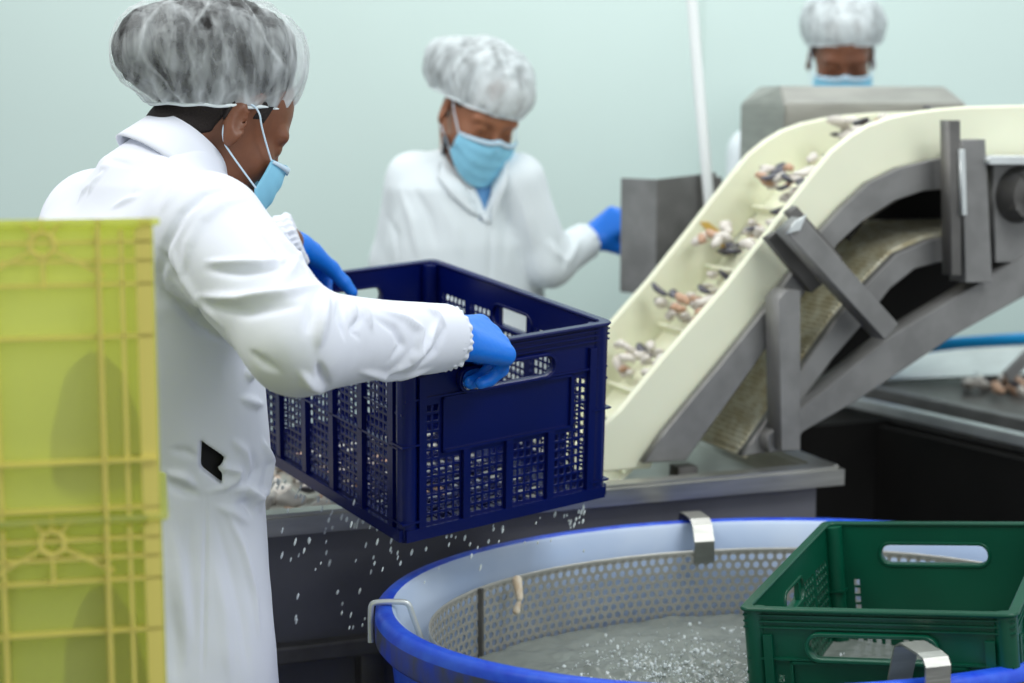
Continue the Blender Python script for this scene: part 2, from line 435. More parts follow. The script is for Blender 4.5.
# stains on the inside of the far plate
sp = [uz(*p, VN + WD - .01) for p in ((708, 222), (716, 228), (733, 242), (727, 254), (718, 244), (708, 232), (700, 222))]
vplate('stain', sp, VN + WD - .0095, .002, 'cream_stain', cv, .0003)
# cleats across the belt
SL = resample(BELT, 400); seg = np.linalg.norm(SL[1] - SL[0]); step = int(.155 / seg)
CLEATS = []
for i in range(30, 330, step):
    p = SL[i]; t = SL[i + 1] - SL[i]; t /= np.linalg.norm(t); nn = np.array([-t[1], t[0]])
    CLEATS.append((i, p, t, nn))
    m = MB(); a = Vector((p[0], VN + .015, p[1])); q = p + nn * .035
    m.bar(Vector((p[0] + nn[0] * .011, VN + .015, p[1] + nn[1] * .011)), Vector((p[0] + nn[0] * .011, VN + WD - .015, p[1] + nn[1] * .011)), .022, .006, up=(t[0], 0, t[1]))
    m.build('cleat', 'cream', cv)
# upper frame bar (curved channel below the plate)
fb_low = [(950, 188), (924, 190), (895, 200), (862, 221), (838, 243), (782, 325), (740, 385), (700, 440), (686, 460)]
VF = VN - .035
up_ = [uz(*p, VF) for p in ((950, 158.5), (932, 161), (900, 169), (870, 184), (844, 208), (822, 232), (774, 301), (724, 363), (666, 433), (646, 462))]
lo_ = [uz(*p, VF) for p in fb_low]
fr = up_ + lo_[::-1]
vplate('upper_frame', fr, VF + .012, .022, 'steel_frame', cv)
fr2 = [(u, z) for u, z in fr]
vplate('upper_frame', fr2, VN + WD + .03, .022, 'steel_frame', cv)
# lower frame bar
l_up = [(960, 236), (931, 241), (898, 255), (865, 288), (840, 317), (799, 375), (753, 443), (744, 455)]
l_lo = [(960, 256), (915, 268), (890, 288), (865, 321), (832, 359), (799, 404), (778, 435), (766, 452)]
lf = [uz(*p, VF) for p in l_up] + [uz(*p, VF) for p in l_lo][::-1]
vplate('lower_frame', lf, VF + .012, .022, 'steel_frame', cv)
vplate('lower_frame', lf, VN + WD + .03, .022, 'steel_frame', cv)
# return belt between the frames: mesh-like link belt, seen from above through the arch
RB = resample([uz(*p, VF) for p in ((748, 458), (765, 432), (800, 380), (845, 317), (870, 288), (903, 254), (935, 240), (965, 234), (1100, 230))], 70)
V, Fc = strip('return_belt', RB, VN - .01, VN + WD, .012, 'belt', cv)
rb = fromdata('return_belt', V, Fc, 'belt', cv, smooth=False)
for i in range(3, 69):
    pass
m = MB()
RS = resample(RB, 95)
for i in range(1, 94):
    p = RS[i]; m.box((p[0], VN + WD / 2, p[1] + .003), (.006, WD - .01, .006), bev=.0)
m.build('belt_links', 'belt', cv)
# underside of the carrying side, dark slider bed
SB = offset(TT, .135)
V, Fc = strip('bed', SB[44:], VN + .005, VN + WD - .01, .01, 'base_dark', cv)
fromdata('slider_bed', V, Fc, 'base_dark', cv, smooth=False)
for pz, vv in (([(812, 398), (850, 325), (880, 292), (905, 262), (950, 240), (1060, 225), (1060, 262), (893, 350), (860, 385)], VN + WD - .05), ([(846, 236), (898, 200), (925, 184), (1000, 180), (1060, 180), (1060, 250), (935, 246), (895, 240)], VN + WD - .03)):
    vplate('inner_panel', [uz(*p, vv) for p in pz], vv, .006, 'base_dark', cv, .0005)  # near-black sheets added to darken the inside of the frame
# diagonal support beam
def beam(pxs, v, t, m_, name='support_beam'):
    vplate(name, [uz(*p, v - t / 2) for p in pxs], v, t, m_, cv, .0012)
beam([(768, 436), (803, 408), (890, 338), (1060, 235), (1060, 276), (956, 334), (857, 400), (803, 431), (790, 450), (770, 452)], VF - .005, .05, 'steel_frame')
beam([(779, 300), (787, 291), (800, 291), (800, 450), (782, 450)], VF - .03, .05, 'steel_frame', 'post')
beam([(788, 233), (804, 219), (898, 324), (885, 339)], VF - .06, .045, 'steel_frame', 'clamp_bar')
beam([(789, 213), (797, 207), (842, 258), (832, 264)], VF - .01, .02, 'steel_dull', 'clamp_strap')
beam([(768, 239), (776, 233), (822, 284), (812, 292)], VF - .01, .02, 'steel_dull', 'clamp_strap')
beam([(796, 222), (806, 216), (800, 230), (788, 233)], VF - .09, .006, 'steel_bright', 'clamp_plate')
beam([(950, 121), (960, 121), (961, 275), (952, 275)], VF - .05, .03, 'steel_dull', 'bracket_bar')
beam([(963, 141), (985, 140), (992, 282), (966, 282)], VF - .03, .05, 'steel_frame', 'bracket_bar')
beam([(961, 150), (965, 150), (967, 215), (963, 215)], VF - .07, .01, 'steel_bright', 'bracket_bar')
# bearing housing at right edge
beam([(994, 163), (1100, 163), (1100, 260), (996, 262)], VF - .0, .05, 'steel_frame', 'bearing_plate')
beam([(990, 157), (1100, 157), (1100, 164), (990, 164)], VF - .03, .08, 'steel_bright', 'top_rail')
c = uz(1024, 195, VF - .04)
m = MB(); m.cyl((c[0], VF - .02, c[1]), (c[0], VF - .07, c[1]), .055, .045, 28); m.cyl((c[0], VF - .07, c[1]), (c[0], VF - .10, c[1]), .02, seg=20)
for k in range(4):
    a = k * math.pi / 2 + .5; m.cyl((c[0] + .042 * math.cos(a), VF - .05, c[1] + .042 * math.sin(a)), (c[0] + .042 * math.cos(a), VF - .075, c[1] + .042 * math.sin(a)), .008, seg=6)
m.build('bearing', 'steel_dull', cv, smooth=True)
for v in (VF - .03, VN + WD + .03):   # legs down to the floor
    for u in (.83,):
        m = MB(); m.box((u, v + (.10 if u < 1 else 0), .42), (.04, .04, .84), bev=.003); m.build('leg', 'steel_dull', cv, smooth=True)

# ================================================================== DARK SHADE STAND-INS AND SECOND TABLE AT RIGHT
pA = atz(862, 400, .84); pB = atz(1024, 436, .84)
td = (pB - pA).normalized(); tn = Vector((-td.y, td.x, 0)); RS_ = Matrix((tn, -td, Vector((0, 0, 1)))).transposed()
if tn.x < 0: tn = -tn
RS_ = Matrix((tn, Vector((0, 0, 1)).cross(tn), Vector((0, 0, 1)))).transposed()
def ts(a, b, z): return pA + td * a + tn * b + Vector((0, 0, z - .84))
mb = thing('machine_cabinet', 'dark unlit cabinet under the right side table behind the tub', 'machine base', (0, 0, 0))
m = MB(); m.box(ts(.30, .55, .395), (1.1, .95, .79), RS_); m.build('housing', 'base_dark', mb)  # added block, coloured near-black in place of the shade under the table
m = MB(); m.box(w(1.55, .80, .40), (1.3, .44, .80), RT.to_3x3()); m.build('lower_housing', 'base_dark', mb)  # second added block, carries the painted shade on behind the conveyor
t2 = thing('side_table', 'steel side table at right edge behind the conveyor with pale bits on it', 'work table', (0, 0, 0))
m = MB(); m.box(ts(.35, .66, .806), (1.25, 1.5, .024), RS_, bev=.004); m.build('table_top', 'steel_dull', t2)
m = MB(); m.box(ts(.35, .0, .832), (.026, 1.5, .024), RS_, bev=.003); m.build('edge_rail', 'steel_bright', t2)
m = MB(); m.box(ts(.30, .10, .835), (.03, 1.4, .035), RS_, bev=.004); m.build('guide_strip', 'steel_frame', t2)
q0 = at(880, 380, 4.10); q1 = at(1060, 372, 3.98); q2 = at(1060, 346, 4.10); q3 = at(925, 349, 4.25)
m = MB(); m.prism([q0, q1, q2, q3], None, Vector((0, .02, -.01))); m.build('back_slope', 'steel_bright', t2)
m = MB(); m.bar(at(1006, 378, 3.86), at(1044, 340, 3.9), .012, .03, bev=.002); m.build('chute_edge', 'steel_frame', t2)
a = at(930, 346, 4.0); b = at(980, 341, 3.95); c2 = at(1120, 334, 3.8)
tag(tube('water_hose', [at(870, 356, 4.2), a, b, c2, at(1300, 330, 3.6)], .0145, 'hose_blue'), 'bright blue water hose lying along the side table at right', 'hose')

# ================================================================== STEEL BOXES BEHIND
DB = 3.75
def P3(px, py, Y): return at(px, py, Y)
hb = thing('steel_housing', 'grey steel machine housing with bright chamfered top behind the conveyor crest', 'machine housing', (0, 0, 0))
a0 = at(747, 100, 3.70); a1 = at(785, 103, 3.55); a2 = at(966, 105, 3.66)
m = MB(); bm = m.bm
def col_pts(x, y, zs): return [bm.verts.new((x, y, z)) for z in zs]
ztop = at(785, 86, 3.62).z; zmid = at(785, 104, 3.55).z; z0 = 1.14
fl = [(a0.x, 3.80), (a1.x, a1.y), (a2.x, a2.y), (a2.x + .02, 4.05), (at(752, 100, 4.05).x, 4.05)]
tp = [(a0.x + .045, 3.83), (a1.x + .0, a1.y + .07), (a2.x - .03, a2.y + .07), (a2.x - .01, 4.02), (at(762, 86, 4.02).x, 4.02)]
r0 = [bm.verts.new((x, y, z0)) for x, y in fl]; r1 = [bm.verts.new((x, y, zmid)) for x, y in fl]; r2 = [bm.verts.new((x, y, ztop)) for x, y in tp]
for A_, B2 in ((r0, r1), (r1, r2)):
    for i in range(5): bm.faces.new((A_[i], A_[(i + 1) % 5], B2[(i + 1) % 5], B2[i]))
bm.faces.new(r2); bm.faces.new(r0[::-1])
m.build('casing', 'steel_box', hb, bev=.003)
for x, y in ((at(775, 300, 3.95).x, 3.95), (at(832, 300, 3.95).x, 3.95)):
    m = MB(); m.box((x, y, .575), (.05, .05, 1.15)); m.build('leg', 'steel_dull', hb)
sg = thing('splash_guard', 'folded grey steel guard panel beside the far worker gloved hand', 'guard panel', (0, 0, 0))
q0 = at(621, 178, 3.62); q1 = at(657, 178, 3.55); q2 = at(716, 175, 3.66); qb = at(621, 293, 3.6)
m = MB(); bm = m.bm
pl = [(q0.x, q0.y), (q1.x, q1.y), (q2.x, q2.y)]; th = .006
ring_ = pl + [(x + (0.004 if i == 0 else 0), y + th) for i, (x, y) in enumerate(pl)][::-1]
b_ = [bm.verts.new((x, y, qb.z)) for x, y in ring_]; t_ = [bm.verts.new((x, y, q0.z + (.01 if i in (2, 3) else 0))) for i, (x, y) in enumerate(ring_)]
for i in range(6): bm.faces.new((b_[i], b_[(i + 1) % 6], t_[(i + 1) % 6], t_[i]))
bm.faces.new(t_); bm.faces.new(b_[::-1]); m.build('panel', 'steel_frame', sg)
m = MB(); m.box((q2.x + .0, q2.y + .03, q0.z / 2), (.03, .03, q0.z), bev=.002); m.build('post', 'steel_dull', sg)
tag(tube('white_pipe', [at(683, -420, 3.72), at(692, 0, 3.66), at(700, 100, 3.62), at(710, 212, 3.60), at(714, 262, 3.60)], .0115, 'white_plastic', smooth_path=False), 'thin white plastic pipe hanging down beside the steel guard panel', 'pipe')

# ================================================================== TUB
TC = Vector((.375, 2.402, 0)); TRZ = .80; OA, OB, OROT = .545, .395, math.radians(14)     # oval: inner rim semi-axes
def oval(a, r, z):                     # angle, distance outwards from the inner rim edge (r = -1..-.3: towards the middle), height
    b = np.array([OA * math.cos(a), OB * math.sin(a)]); n = nv([math.cos(a) / OA, math.sin(a) / OB])
    p = b + n * r if r > -.2 else b * (1 - (abs(r) - .2) / .8)
    q = rotz(OROT)[:2, :2] @ p; return (q[0], q[1], z)
tubo = thing('water_tub', 'oval blue plastic tub of water with pale inner wall, below the blue crate', 'tub', TC)
def lathe(name, prof, seg, m_, parent, closed=False, wob=0.):
    V = []; Fc = []; n = len(prof)
    for k in range(seg):
        a = 2 * math.pi * k / seg
        for r, z in prof: V.append(oval(a, r, z))
    for k in range(seg):
        for i in range(n - 1 + (1 if closed else 0)):
            j = (i + 1) % n; a = k * n + i; b = k * n + j; c = ((k + 1) % seg) * n + j; d = ((k + 1) % seg) * n + i; Fc.append((a, d, c, b))
    return fromdata(name, V, Fc, m_, parent)
lathe('outer_wall', [(-1, .10), (-.12, .10), (-.07, .12), (-.02, .45), (.010, TRZ - .055), (.012, TRZ - .045)], 128, 'tub_blue', tubo)
lathe('rim_skirt', [(.010, TRZ - .045), (.026, TRZ - .052), (.031, TRZ - .046), (.031, TRZ - .016)], 160, 'tub_wear', tubo)
lathe('rim', [(.031, TRZ - .016), (.030, TRZ - .006), (.024, TRZ), (.014, TRZ + .001), (.007, TRZ - .001)], 160, 'tub_blue', tubo)
lathe('inner_wall', [(.007, TRZ - .001), (.001, TRZ - .006), (-.006, TRZ - .05), (-.016, TRZ - .14), (-.04, .45), (-.09, .16), (-.14, .14), (-1, .14)], 128, 'tub_inner', tubo)
for k in range(4):
    a = math.radians(45 + 90 * k); m = MB(); m.box(oval(a, -.17, .05), (.08, .08, .1), bev=.01); m.build('foot', 'tub_blue', tubo)
BC = TC; BIN = -.045; BZ1 = .765
bk = thing('strainer_basket', 'perforated stainless strainer ring hooked inside the blue tub', 'strainer', BC)
# arc-length table of the basket oval
TA = np.linspace(0, 2 * math.pi, 2001); TP = np.array([oval(a, BIN, 0)[:2] for a in TA]); TS = np.r_[0, np.cumsum(np.linalg.norm(np.diff(TP, axis=0), axis=1))]
PITCH_ = .0156; NC = int(round(TS[-1] / PITCH_)); ps = TS[-1] / NC; RH = PITCH_ * .866; NR = 12
V = []; Fc = []
def cyl_pt(s_, z):
    s_ = s_ % TS[-1]; return (float(np.interp(s_, TS, TP[:, 0])), float(np.interp(s_, TS, TP[:, 1])), z)
zt = BZ1 - .004
for r in range(NR):
    zc = zt - RH * (r + .5) - .003
    for c in range(NC):
        sc = (c + (.5 if r % 2 else 0)) * ps; b = len(V)
        hexo = [(ps / 2, RH * .33), (0, RH * .67), (-ps / 2, RH * .33), (-ps / 2, -RH * .33), (0, -RH * .67), (ps / 2, -RH * .33)]
        for k in range(6): V.append(cyl_pt(sc + hexo[k][0], zc + hexo[k][1]))
        for k in range(12):
            a = math.radians(30 + 30 * k); V.append(cyl_pt(sc + .0054 * math.cos(a), zc + .0054 * math.sin(a)))
        for k in range(6):
            o0, o1 = b + k, b + (k + 1) % 6; i0, i1, i2 = b + 6 + (2 * k) % 12, b + 6 + (2 * k + 1) % 12, b + 6 + (2 * k + 2) % 12
            Fc.append((o0, o1, i2, i1, i0))
mat('steel_sheet', (186, 184, 178), .4, metal=.55, var=.05, vscale=12)
pf = fromdata('perforated_sheet', V, Fc, 'steel_sheet', bk, smooth=False)
bm = bmesh.new(); bm.from_mesh(pf.data); bmesh.ops.remove_doubles(bm, verts=bm.verts[:], dist=.0004); bm.to_mesh(pf.data); bm.free()
sm = pf.modifiers.new('s', 'SOLIDIFY'); sm.thickness = .0016
zb_ = zt - RH * (NR - 1) - .012
lathe('top_band', [(BIN - .001, zt - .005), (BIN - .001, BZ1), (BIN, BZ1 + .001), (BIN + .001, BZ1), (BIN + .001, zt - .005)], 180, 'steel_sheet', bk, True)
lathe('lower_band', [(BIN - .001, .45), (BIN - .001, zb_ + .002), (BIN + .001, zb_ + .002), (BIN + .001, .45), (-1, .45)], 120, 'steel', bk)
def ang_of(px, py, z):
    p = atz(px, py, z) - TC; q = rotz(-OROT) @ np.array([p.x, p.y, 0]); return math.atan2(q[1] / OB, q[0] / OA)
sa = ang_of(494, 590, .76); p_ = oval(sa, BIN - .004, (BZ1 + .5) / 2)
m = MB(); m.box(p_, (.008, .006, BZ1 - .5), Matrix.Rotation(sa + OROT, 3, 'Z')); m.build('seam', 'steel_dull', bk)
def hook(a, pr, width, name, th=.003):
    pr2 = offset(pr, -th); n = len(pr); V = []; Fc = []; dv = np.array(oval(a + .01, 0, 0)) - np.array(oval(a - .01, 0, 0)); dv = nv(dv)
    for s_ in (-width / 2, width / 2):
        for q in (pr, pr2):
            for r, z in q: V.append(tuple(np.array(oval(a, r, z)) + dv * s_))
    for i in range(n - 1):
        Fc += [(i, i + 1, n + i + 1, n + i), (2 * n + i, 3 * n + i, 3 * n + i + 1, 2 * n + i + 1), (i, 2 * n + i, 2 * n + i + 1, i + 1), (n + i, n + i + 1, 3 * n + i + 1, 3 * n + i)]
    Fc += [(0, n, 3 * n, 2 * n), (n - 1, 3 * n - 1, 4 * n - 1, 2 * n - 1)]
    fromdata(name, V, Fc, 'steel', bk, smooth=False)
def strap(a, width, lift=0.):
    hook(a, [(BIN - .003, BZ1 - .02), (BIN - .001, TRZ - .02), (BIN + .012, TRZ + .004 + lift), (BIN + .024, TRZ + .011 + lift), (.020, TRZ + .011 + lift), (.034, TRZ + .009 + lift), (.040, TRZ + .002 + lift), (.042, TRZ - .040)], width, 'strap_hook')
strap(ang_of(691, 519, TRZ), .034)
strap(ang_of(922, 676, TRZ), .034, lift=.022)
strap(math.radians(-10), .034)
an = ang_of(390, 606, TRZ)
def rp(r, z): return Vector(oval(an, r, z))
tube('wire_hook', [rp(.037, TRZ - .052), rp(.037, TRZ - .012), rp(.036, TRZ + .003), rp(.028, TRZ + .006), rp(-.006, TRZ + .006), rp(-.017, TRZ + .003), rp(-.021, TRZ - .012), rp(-.036, BZ1 - .02), rp(BIN + .004, BZ1 - .04)], .0042, 'steel_bright', bk)
# water
n = 230; V = []; Fc = []; WZ = .655
xs = np.linspace(-1, 1, n)
X, Y = np.meshgrid(xs, xs, indexing='ij')
Pw = np.stack([X.ravel() * .54, Y.ravel() * .39, np.zeros(n * n)], 1)
rr = np.linalg.norm(Pw[:, :2] / np.array([OA - .048, OB - .048]), axis=1)
spl = np.exp(-(((Pw[:, 0] + .12) / .20) ** 2 + ((Pw[:, 1] - .02) / .20) ** 2))
hgt = .004 * fbm(Pw, 7, 3, 3) + .0012 * fbm(Pw, 24, 6, 2) + spl * (.009 * fbm(Pw, 20, 5, 3) + .006 * np.abs(fbm(Pw, 40, 8, 2)))
Pw[:, 2] = WZ + hgt
ins = rr < 1.0
Pw = Pw @ rotz(OROT).T
for i in range(n - 1):
    for j in range(n - 1):
        q = (i * n + j, (i + 1) * n + j, (i + 1) * n + j + 1, i * n + j + 1)
        if all(ins[k] for k in q): Fc.append(q)
used = sorted({k for f in Fc for k in f}); mp_ = {k: i for i, k in enumerate(used)}
wo = fromdata('water', Pw[used] + np.array([TC.x, TC.y, 0]), [[mp_[k] for k in f] for f in Fc], 'water')
tag(wo, 'rippling grey water filling the perforated strainer in the tub', 'water', kind='stuff')
# splash crowns and flying droplets
m = MB()
for k in range(1100):
    a = random.gauss(0, 1); b = random.gauss(0, 1)
    x = TC.x - .12 + a * .10; y = TC.y + .02 + b * .11
    if math.hypot(x - TC.x, y - TC.y) > .32: continue
    h = (abs(random.gauss(0, .018)) if k % 4 == 0 else random.uniform(0, .006)) * math.exp(-(a * a + b * b) / 4) + .001; r = random.uniform(.0006, .0023) if k % 9 else random.uniform(.002, .0034)
    c = Vector((x, y, WZ + h))
    bmesh.ops.create_icosphere(m.bm, subdivisions=1, radius=r, matrix=Matrix.Translation(c) @ Matrix.Rotation(random.uniform(-1.2, 1.2), 4, 'X') @ Matrix.Diagonal((random.uniform(.7, 1.5), 1, random.uniform(.7, 2.2), 1)))
tag(m.build('splash_drops', 'foam', smooth=False), 'white splash drops thrown up from the water in the tub', 'water splash', kind='stuff')

# ================================================================== CRATES
def slot(x0, x1, y0, y1): return rrect(x0, x1, y0, y1, min((y1 - y0) / 2, .022) * .95, 5)
def wall_mesh(Lw, H, cols, solid_top, gx=(.0094, .0120), gy=(.0100, .0130), handle=None, panel=None, t=.0035, margin=.03, pillars=4, bottom=.022):
    """a crate side in the XY plane: x from 0..Lw, y 0..H with a real lattice of holes"""
    holes = []
    inner = Lw - 2 * margin
    pw = inner / pillars
    y1 = H - solid_top; 
    ny = int((y1 - bottom) / gy[1])
    for p in range(pillars):
        x0 = margin + p * pw + .007; x1 = margin + (p + 1) * pw - .007
        nx = max(1, int((x1 - x0) / gx[1])); dx = (x1 - x0) / nx
        for i in range(nx):
            for j in range(ny):
                a = x0 + i * dx + (dx - gx[0]) / 2; b = bottom + j * (y1 - bottom) / ny + .0015
                c = a + gx[0]; d = b + (y1 - bottom) / ny - .003
                if panel and c > panel[0] - .002 and a < panel[1] + .002 and d > panel[2] - .002 and b < panel[3] + .002: continue
                if handle and c > handle[0] - .006 and a < handle[1] + .006 and d > handle[2] - .006: continue
                holes.append([(a, b), (c, b), (c, d), (a, d)])
    if handle: holes.append(slot(*handle))
    return plate([(0, 0), (Lw, 0), (Lw, H), (0, H)], holes, t, .0006)
def crate(name, label, cat, mtl, W, L, H, loc, R, group=None, st=.075):
    cr = thing(name, label, cat, loc, R, group)
    Rm = {'front': Matrix(((1, 0, 0, 0), (0, 0, 1, 0), (0, 1, 0, 0), (0, 0, 0, 1))),
          'side': Matrix(((0, 0, 1, 0), (1, 0, 0, 0), (0, 1, 0, 0), (0, 0, 0, 1)))}
    for (kind, off, Lw, sgn) in (('front', (0, .004, 0), W, -1), ('front', (0, L - .004, 0), W, 1), ('side', (.004, 0, 0), L, -1), ('side', (W - .004, 0, 0), L, 1)):
        hw = .115 if kind == 'front' else .12; hc = Lw / 2
        hd = (hc - hw, hc + hw, H - .072, H - .04) if kind == 'front' else (hc - .055, hc + .055, H - .070, H - .036)
        if kind == 'front': hd = (hc - .088, hc + .076, H - .066, H - .034)
        pn = (hc - .115, hc + .115, H - .155, H - .071) if kind == 'front' else None
        me = wall_mesh(Lw, H - .004, 0, st if kind == 'front' else .045, t=.0022, handle=hd, panel=pn, pillars=4 if kind == 'front' else 5)
        M2 = Matrix.Translation(off) @ Rm[kind]; me.transform(M2)
        wl = frommesh('side_wall', me, mtl, cr)
        # outer ribs, lip of the handle, label panel frame
        m = MB()
        def bx(x0, x1, z0, z1, d0, d1):
            if kind == 'front': m.box(((x0 + x1) / 2, off[1] + sgn * (d0 + d1) / 2, (z0 + z1) / 2), (x1 - x0, d1 - d0, z1 - z0))
            else: m.box((off[0] + sgn * (d0 + d1) / 2, (x0 + x1) / 2, (z0 + z1) / 2), (d1 - d0, x1 - x0, z1 - z0))
        for z in (H - .010, H - .018, H - .026): bx(.0, Lw, z - .001, z + .001, .001, .006)
        bx(.002, Lw - .002, H - .070 if kind == 'front' else H - .090, H - .067 if kind == 'front' else H - .087, .001, .006)
        bx(.002, Lw - .002, .002, .020, .001, .010)
        pw = (Lw - .06) / (4 if kind == 'front' else 5); npil = 5 if kind == 'front' else 6
        for p in range(npil):
            x = .03 + p * pw
            if pn and pn[0] < x < pn[1]: bx(x - .006, x + .006, .01, pn[2], .001, .008)
            else: bx(x - .006, x + .006, .01, H - .036, .001, .008)
        zm = H * .5
        if kind == 'side': bx(.01, Lw - .01, zm - .0015, zm + .0015, .001, .008)
        if pn:
            for (a, b, c, d) in ((pn[0], pn[1], pn[3] - .004, pn[3]), (pn[0], pn[1], pn[2], pn[2] + .004), (pn[0], pn[0] + .004, pn[2], pn[3]), (pn[1] - .004, pn[1], pn[2], pn[3])): bx(a, b, c, d, .001, .006)
        # handle lip: sheath round the slot
        lp = slot(hd[0] - .003, hd[1] + .003, hd[2] - .003, hd[3] + .003); li = slot(*hd)
        me2 = plate(lp, [li], .016, .001); me2.transform(Matrix.Translation((0, 0, sgn * .005)) if kind == 'front' else Matrix.Translation((0, 0, sgn * .005))); me2.transform(M2)
        m.bm.from_mesh(me2); 
        m.build('rib', mtl, wl)
    for x, y in ((.012, .012), (W - .012, .012), (.012, L - .012), (W - .012, L - .012)):
        m = MB(); m.cyl((x, y, .004), (x, y, H - .004), .0155, seg=16); m.box((x, y, H * .52), (.034, .034, .003)); m.box((x, y, .03), (.034, .034, .003)); m.build('corner_post', mtl, cr, smooth=True)
    # rim
    me = plate(rrect(-.005, W + .005, -.005, L + .005, .014), [rrect(.0065, W - .0065, .0065, L - .0065, .012)], .005, .0015)
    me.transform(Matrix.Translation((0, 0, H - .002))); frommesh('rim', me, mtl, cr)
    # base: lattice with solid border
    hs = []
    nx = int((W - .08) / .026); ny = int((L - .08) / .026)
    for i in range(nx):
        for j in range(ny):
            a = .04 + i * .026; b = .04 + j * .026; hs.append([(a, b), (a + .021, b), (a + .021, b + .020), (a, b + .020)])
    me = plate(rrect(.002, W - .002, .002, L - .002, .014), hs, .004, .0006); me.transform(Matrix.Translation((0, 0, .006))); frommesh('base', me, mtl, cr)
    m = MB()
    for i in range(5): m.box((.04 + i * (W - .08) / 4, L / 2, .0), (.004, L - .02, .010))
    for i in range(6): m.box((W / 2, .04 + i * (L - .08) / 5, .0), (W - .02, .004, .010))
    m.build('base_rib', mtl, cr)
    return cr
def rodr(wv):
    wv = Vector(wv); return Matrix.Rotation(wv.length, 3, wv.normalized())
BCR = dict(W=.36, L=.50, H=.28, R=rodr((.127, -.022, .603)), o=Vector((-.155, 2.376, .874)))
blue = crate('plastic_crate', 'dark blue slatted plastic crate held tilted by the nearest worker, dripping water', 'crate', 'blue_crate', BCR['W'], BCR['L'], BCR['H'], BCR['o'], BCR['R'])
GR = rodr((-.025, -.089, -.448)) 
GRm = rodr((-.013, -.094, -.40)); GW, GL, GH = .345, .49, .22
green = crate('plastic_crate', 'wet green plastic crate standing in the blue tub', 'crate', 'green_crate', GW, GL, GH, Vector((.306, 2.185, .838)) - GRm @ Vector((0, 0, GH)), GRm, st=.085)
def bcp(x, y, z): return BCR['o'] + BCR['R'] @ Vector((x, y, z))   # a point of the blue crate

# yellow stack
YD = 1.60; YA = math.radians(12); YW, YL, YH = .40, .26, .278
YT = at(151, 218, YD); hv = Vector((-.22, .975, 0)).normalized()
YR = Matrix.Rotation(math.radians(-3.9), 3, Vector((hv.y, -hv.x, 0))) @ Matrix.Rotation(YA, 3, 'Z')      # the stack leans back a little
def yorig(k): return YT - YR @ Vector((YW, 0, YH * (k + 1)))                # k-th crate from the top
def yellow(k, label):
    W, L, H = YW, YL, YH
    o = thing('plastic_crate', label, 'crate', yorig(k), YR, 'yellow crates in the stack at the left edge')
    for kd in 'fblr':
        m = MB(); t = .003
        if kd == 'f': m.box((W / 2, 0, H / 2), (W, t, H))
        if kd == 'b': m.box((W / 2, L, H / 2), (W, t, H))
        if kd == 'l': m.box((0, L / 2, H / 2), (t, L, H))
        if kd == 'r': m.box((W, L / 2, H / 2), (t, L, H))
        m.build('wall', 'yellow', o)
    m = MB(); m.box((W / 2, L / 2, .004), (W - .006, L - .006, .004)); m.build('base', 'yellow', o)
    me = plate(rrect(-.006, W + .006, -.012, L + .006, .01), [rrect(.004, W - .004, .004, L - .004, .01)], .007, .002); me.transform(Matrix.Translation((0, 0, H - .0035))); frommesh('rim', me, 'yellow', o)
    m = MB()
    def rb(x0, x1, z0, z1, d=.010): m.box(((x0 + x1) / 2, -d / 2, (z0 + z1) / 2), (x1 - x0, d, z1 - z0))
    sx = YD / F_PX; X = lambda px: W - (152 - px) * sx * .97; Z = lambda py: H - (py - 217) * sx
    for py in (240, 259, 282, 334, 458, 506): rb(0, W, Z(py) - .0015, Z(py) + .0015, .010 if py != 458 else .014)
    for px in (97, 121, 137, -6, -30): rb(X(px) - .0018, X(px) + .0018, .0, H - .01)
    rb(W - .012, W, 0, H, .010); rb(X(97), X(97) + .003, 0, H, .014)
    cx, cz = X(43), Z(242)
    m.build('rib', 'yellow_rib', o)
    m = MB(); N_ = 24; ro, ri = .0125, .0095
    me = plate([(cx + ro * math.cos(2 * math.pi * k / N_), cz + ro * math.sin(2 * math.pi * k / N_)) for k in range(N_)], [[(cx + ri * math.cos(2 * math.pi * k / N_), cz + ri * math.sin(2 * math.pi * k / N_)) for k in range(N_)]], .010, .001)
    me.transform(Matrix(((1, 0, 0, 0), (0, 0, 1, -.006), (0, 1, 0, 0), (0, 0, 0, 1)))); m.bm.from_mesh(me)
    for ang, ln in ((-90, .028), (-28, .05), (-152, .05), (50, .016), (130, .016), (90, .012)):
        a = math.radians(ang); m.bar((cx + ro * math.cos(a), -.006, cz + ro * math.sin(a)), (cx + (ro + ln) * math.cos(a), -.006, cz + (ro + ln) * math.sin(a)), .003, .009, up=(0, 1, 0))
    m.build('emblem_rib', 'yellow_rib', o)
for k, lb in enumerate(['topmost yellow translucent crate of the left stack, dark load inside', 'yellow translucent crate just below the topmost one of the left stack',
          'yellow crate, third from the floor in the left stack', 'yellow crate, second from the floor in the left stack', 'bottom yellow crate of the left stack']): yellow(k, lb)
print('yellow stack base z', yorig(4).z)
# dark mass seen through the walls of the two upper crates
def lump(k, peak, label):
    def f(P):
        d = ell(P, (.055, .15, .02), (.13, .10, peak)); d = smin(d, ell(P, (.34, .14, .02), (.045, .09, peak * .8)), .03)
        d = smin(d, ell(P, (.13, .10, .02), (.06, .06, peak * 1.02)), .02)
        d = d + .004 * fbm(P, 12, 4, 2)
        return np.maximum(np.maximum(d, .012 - P[:, 2]), np.maximum(np.maximum(.008 - P[:, 0], P[:, 0] - YW + .01), np.maximum(.010 - P[:, 1], P[:, 1] - YL + .01)))
    V, Q = surfnet(f, (-.02, -.02, -.02), (YW + .02, YL + .02, .25), .006)
    o = tag(fromdata('sack_of_waste', V, Q, 'contents'), label, 'load'); o.matrix_world = Matrix.Translation(yorig(k)) @ YR.to_4x4()
lump(0, .155, 'dark heap inside the topmost yellow crate, seen through its wall')
lump(1, .20, 'dark heap inside the second yellow crate from the top')

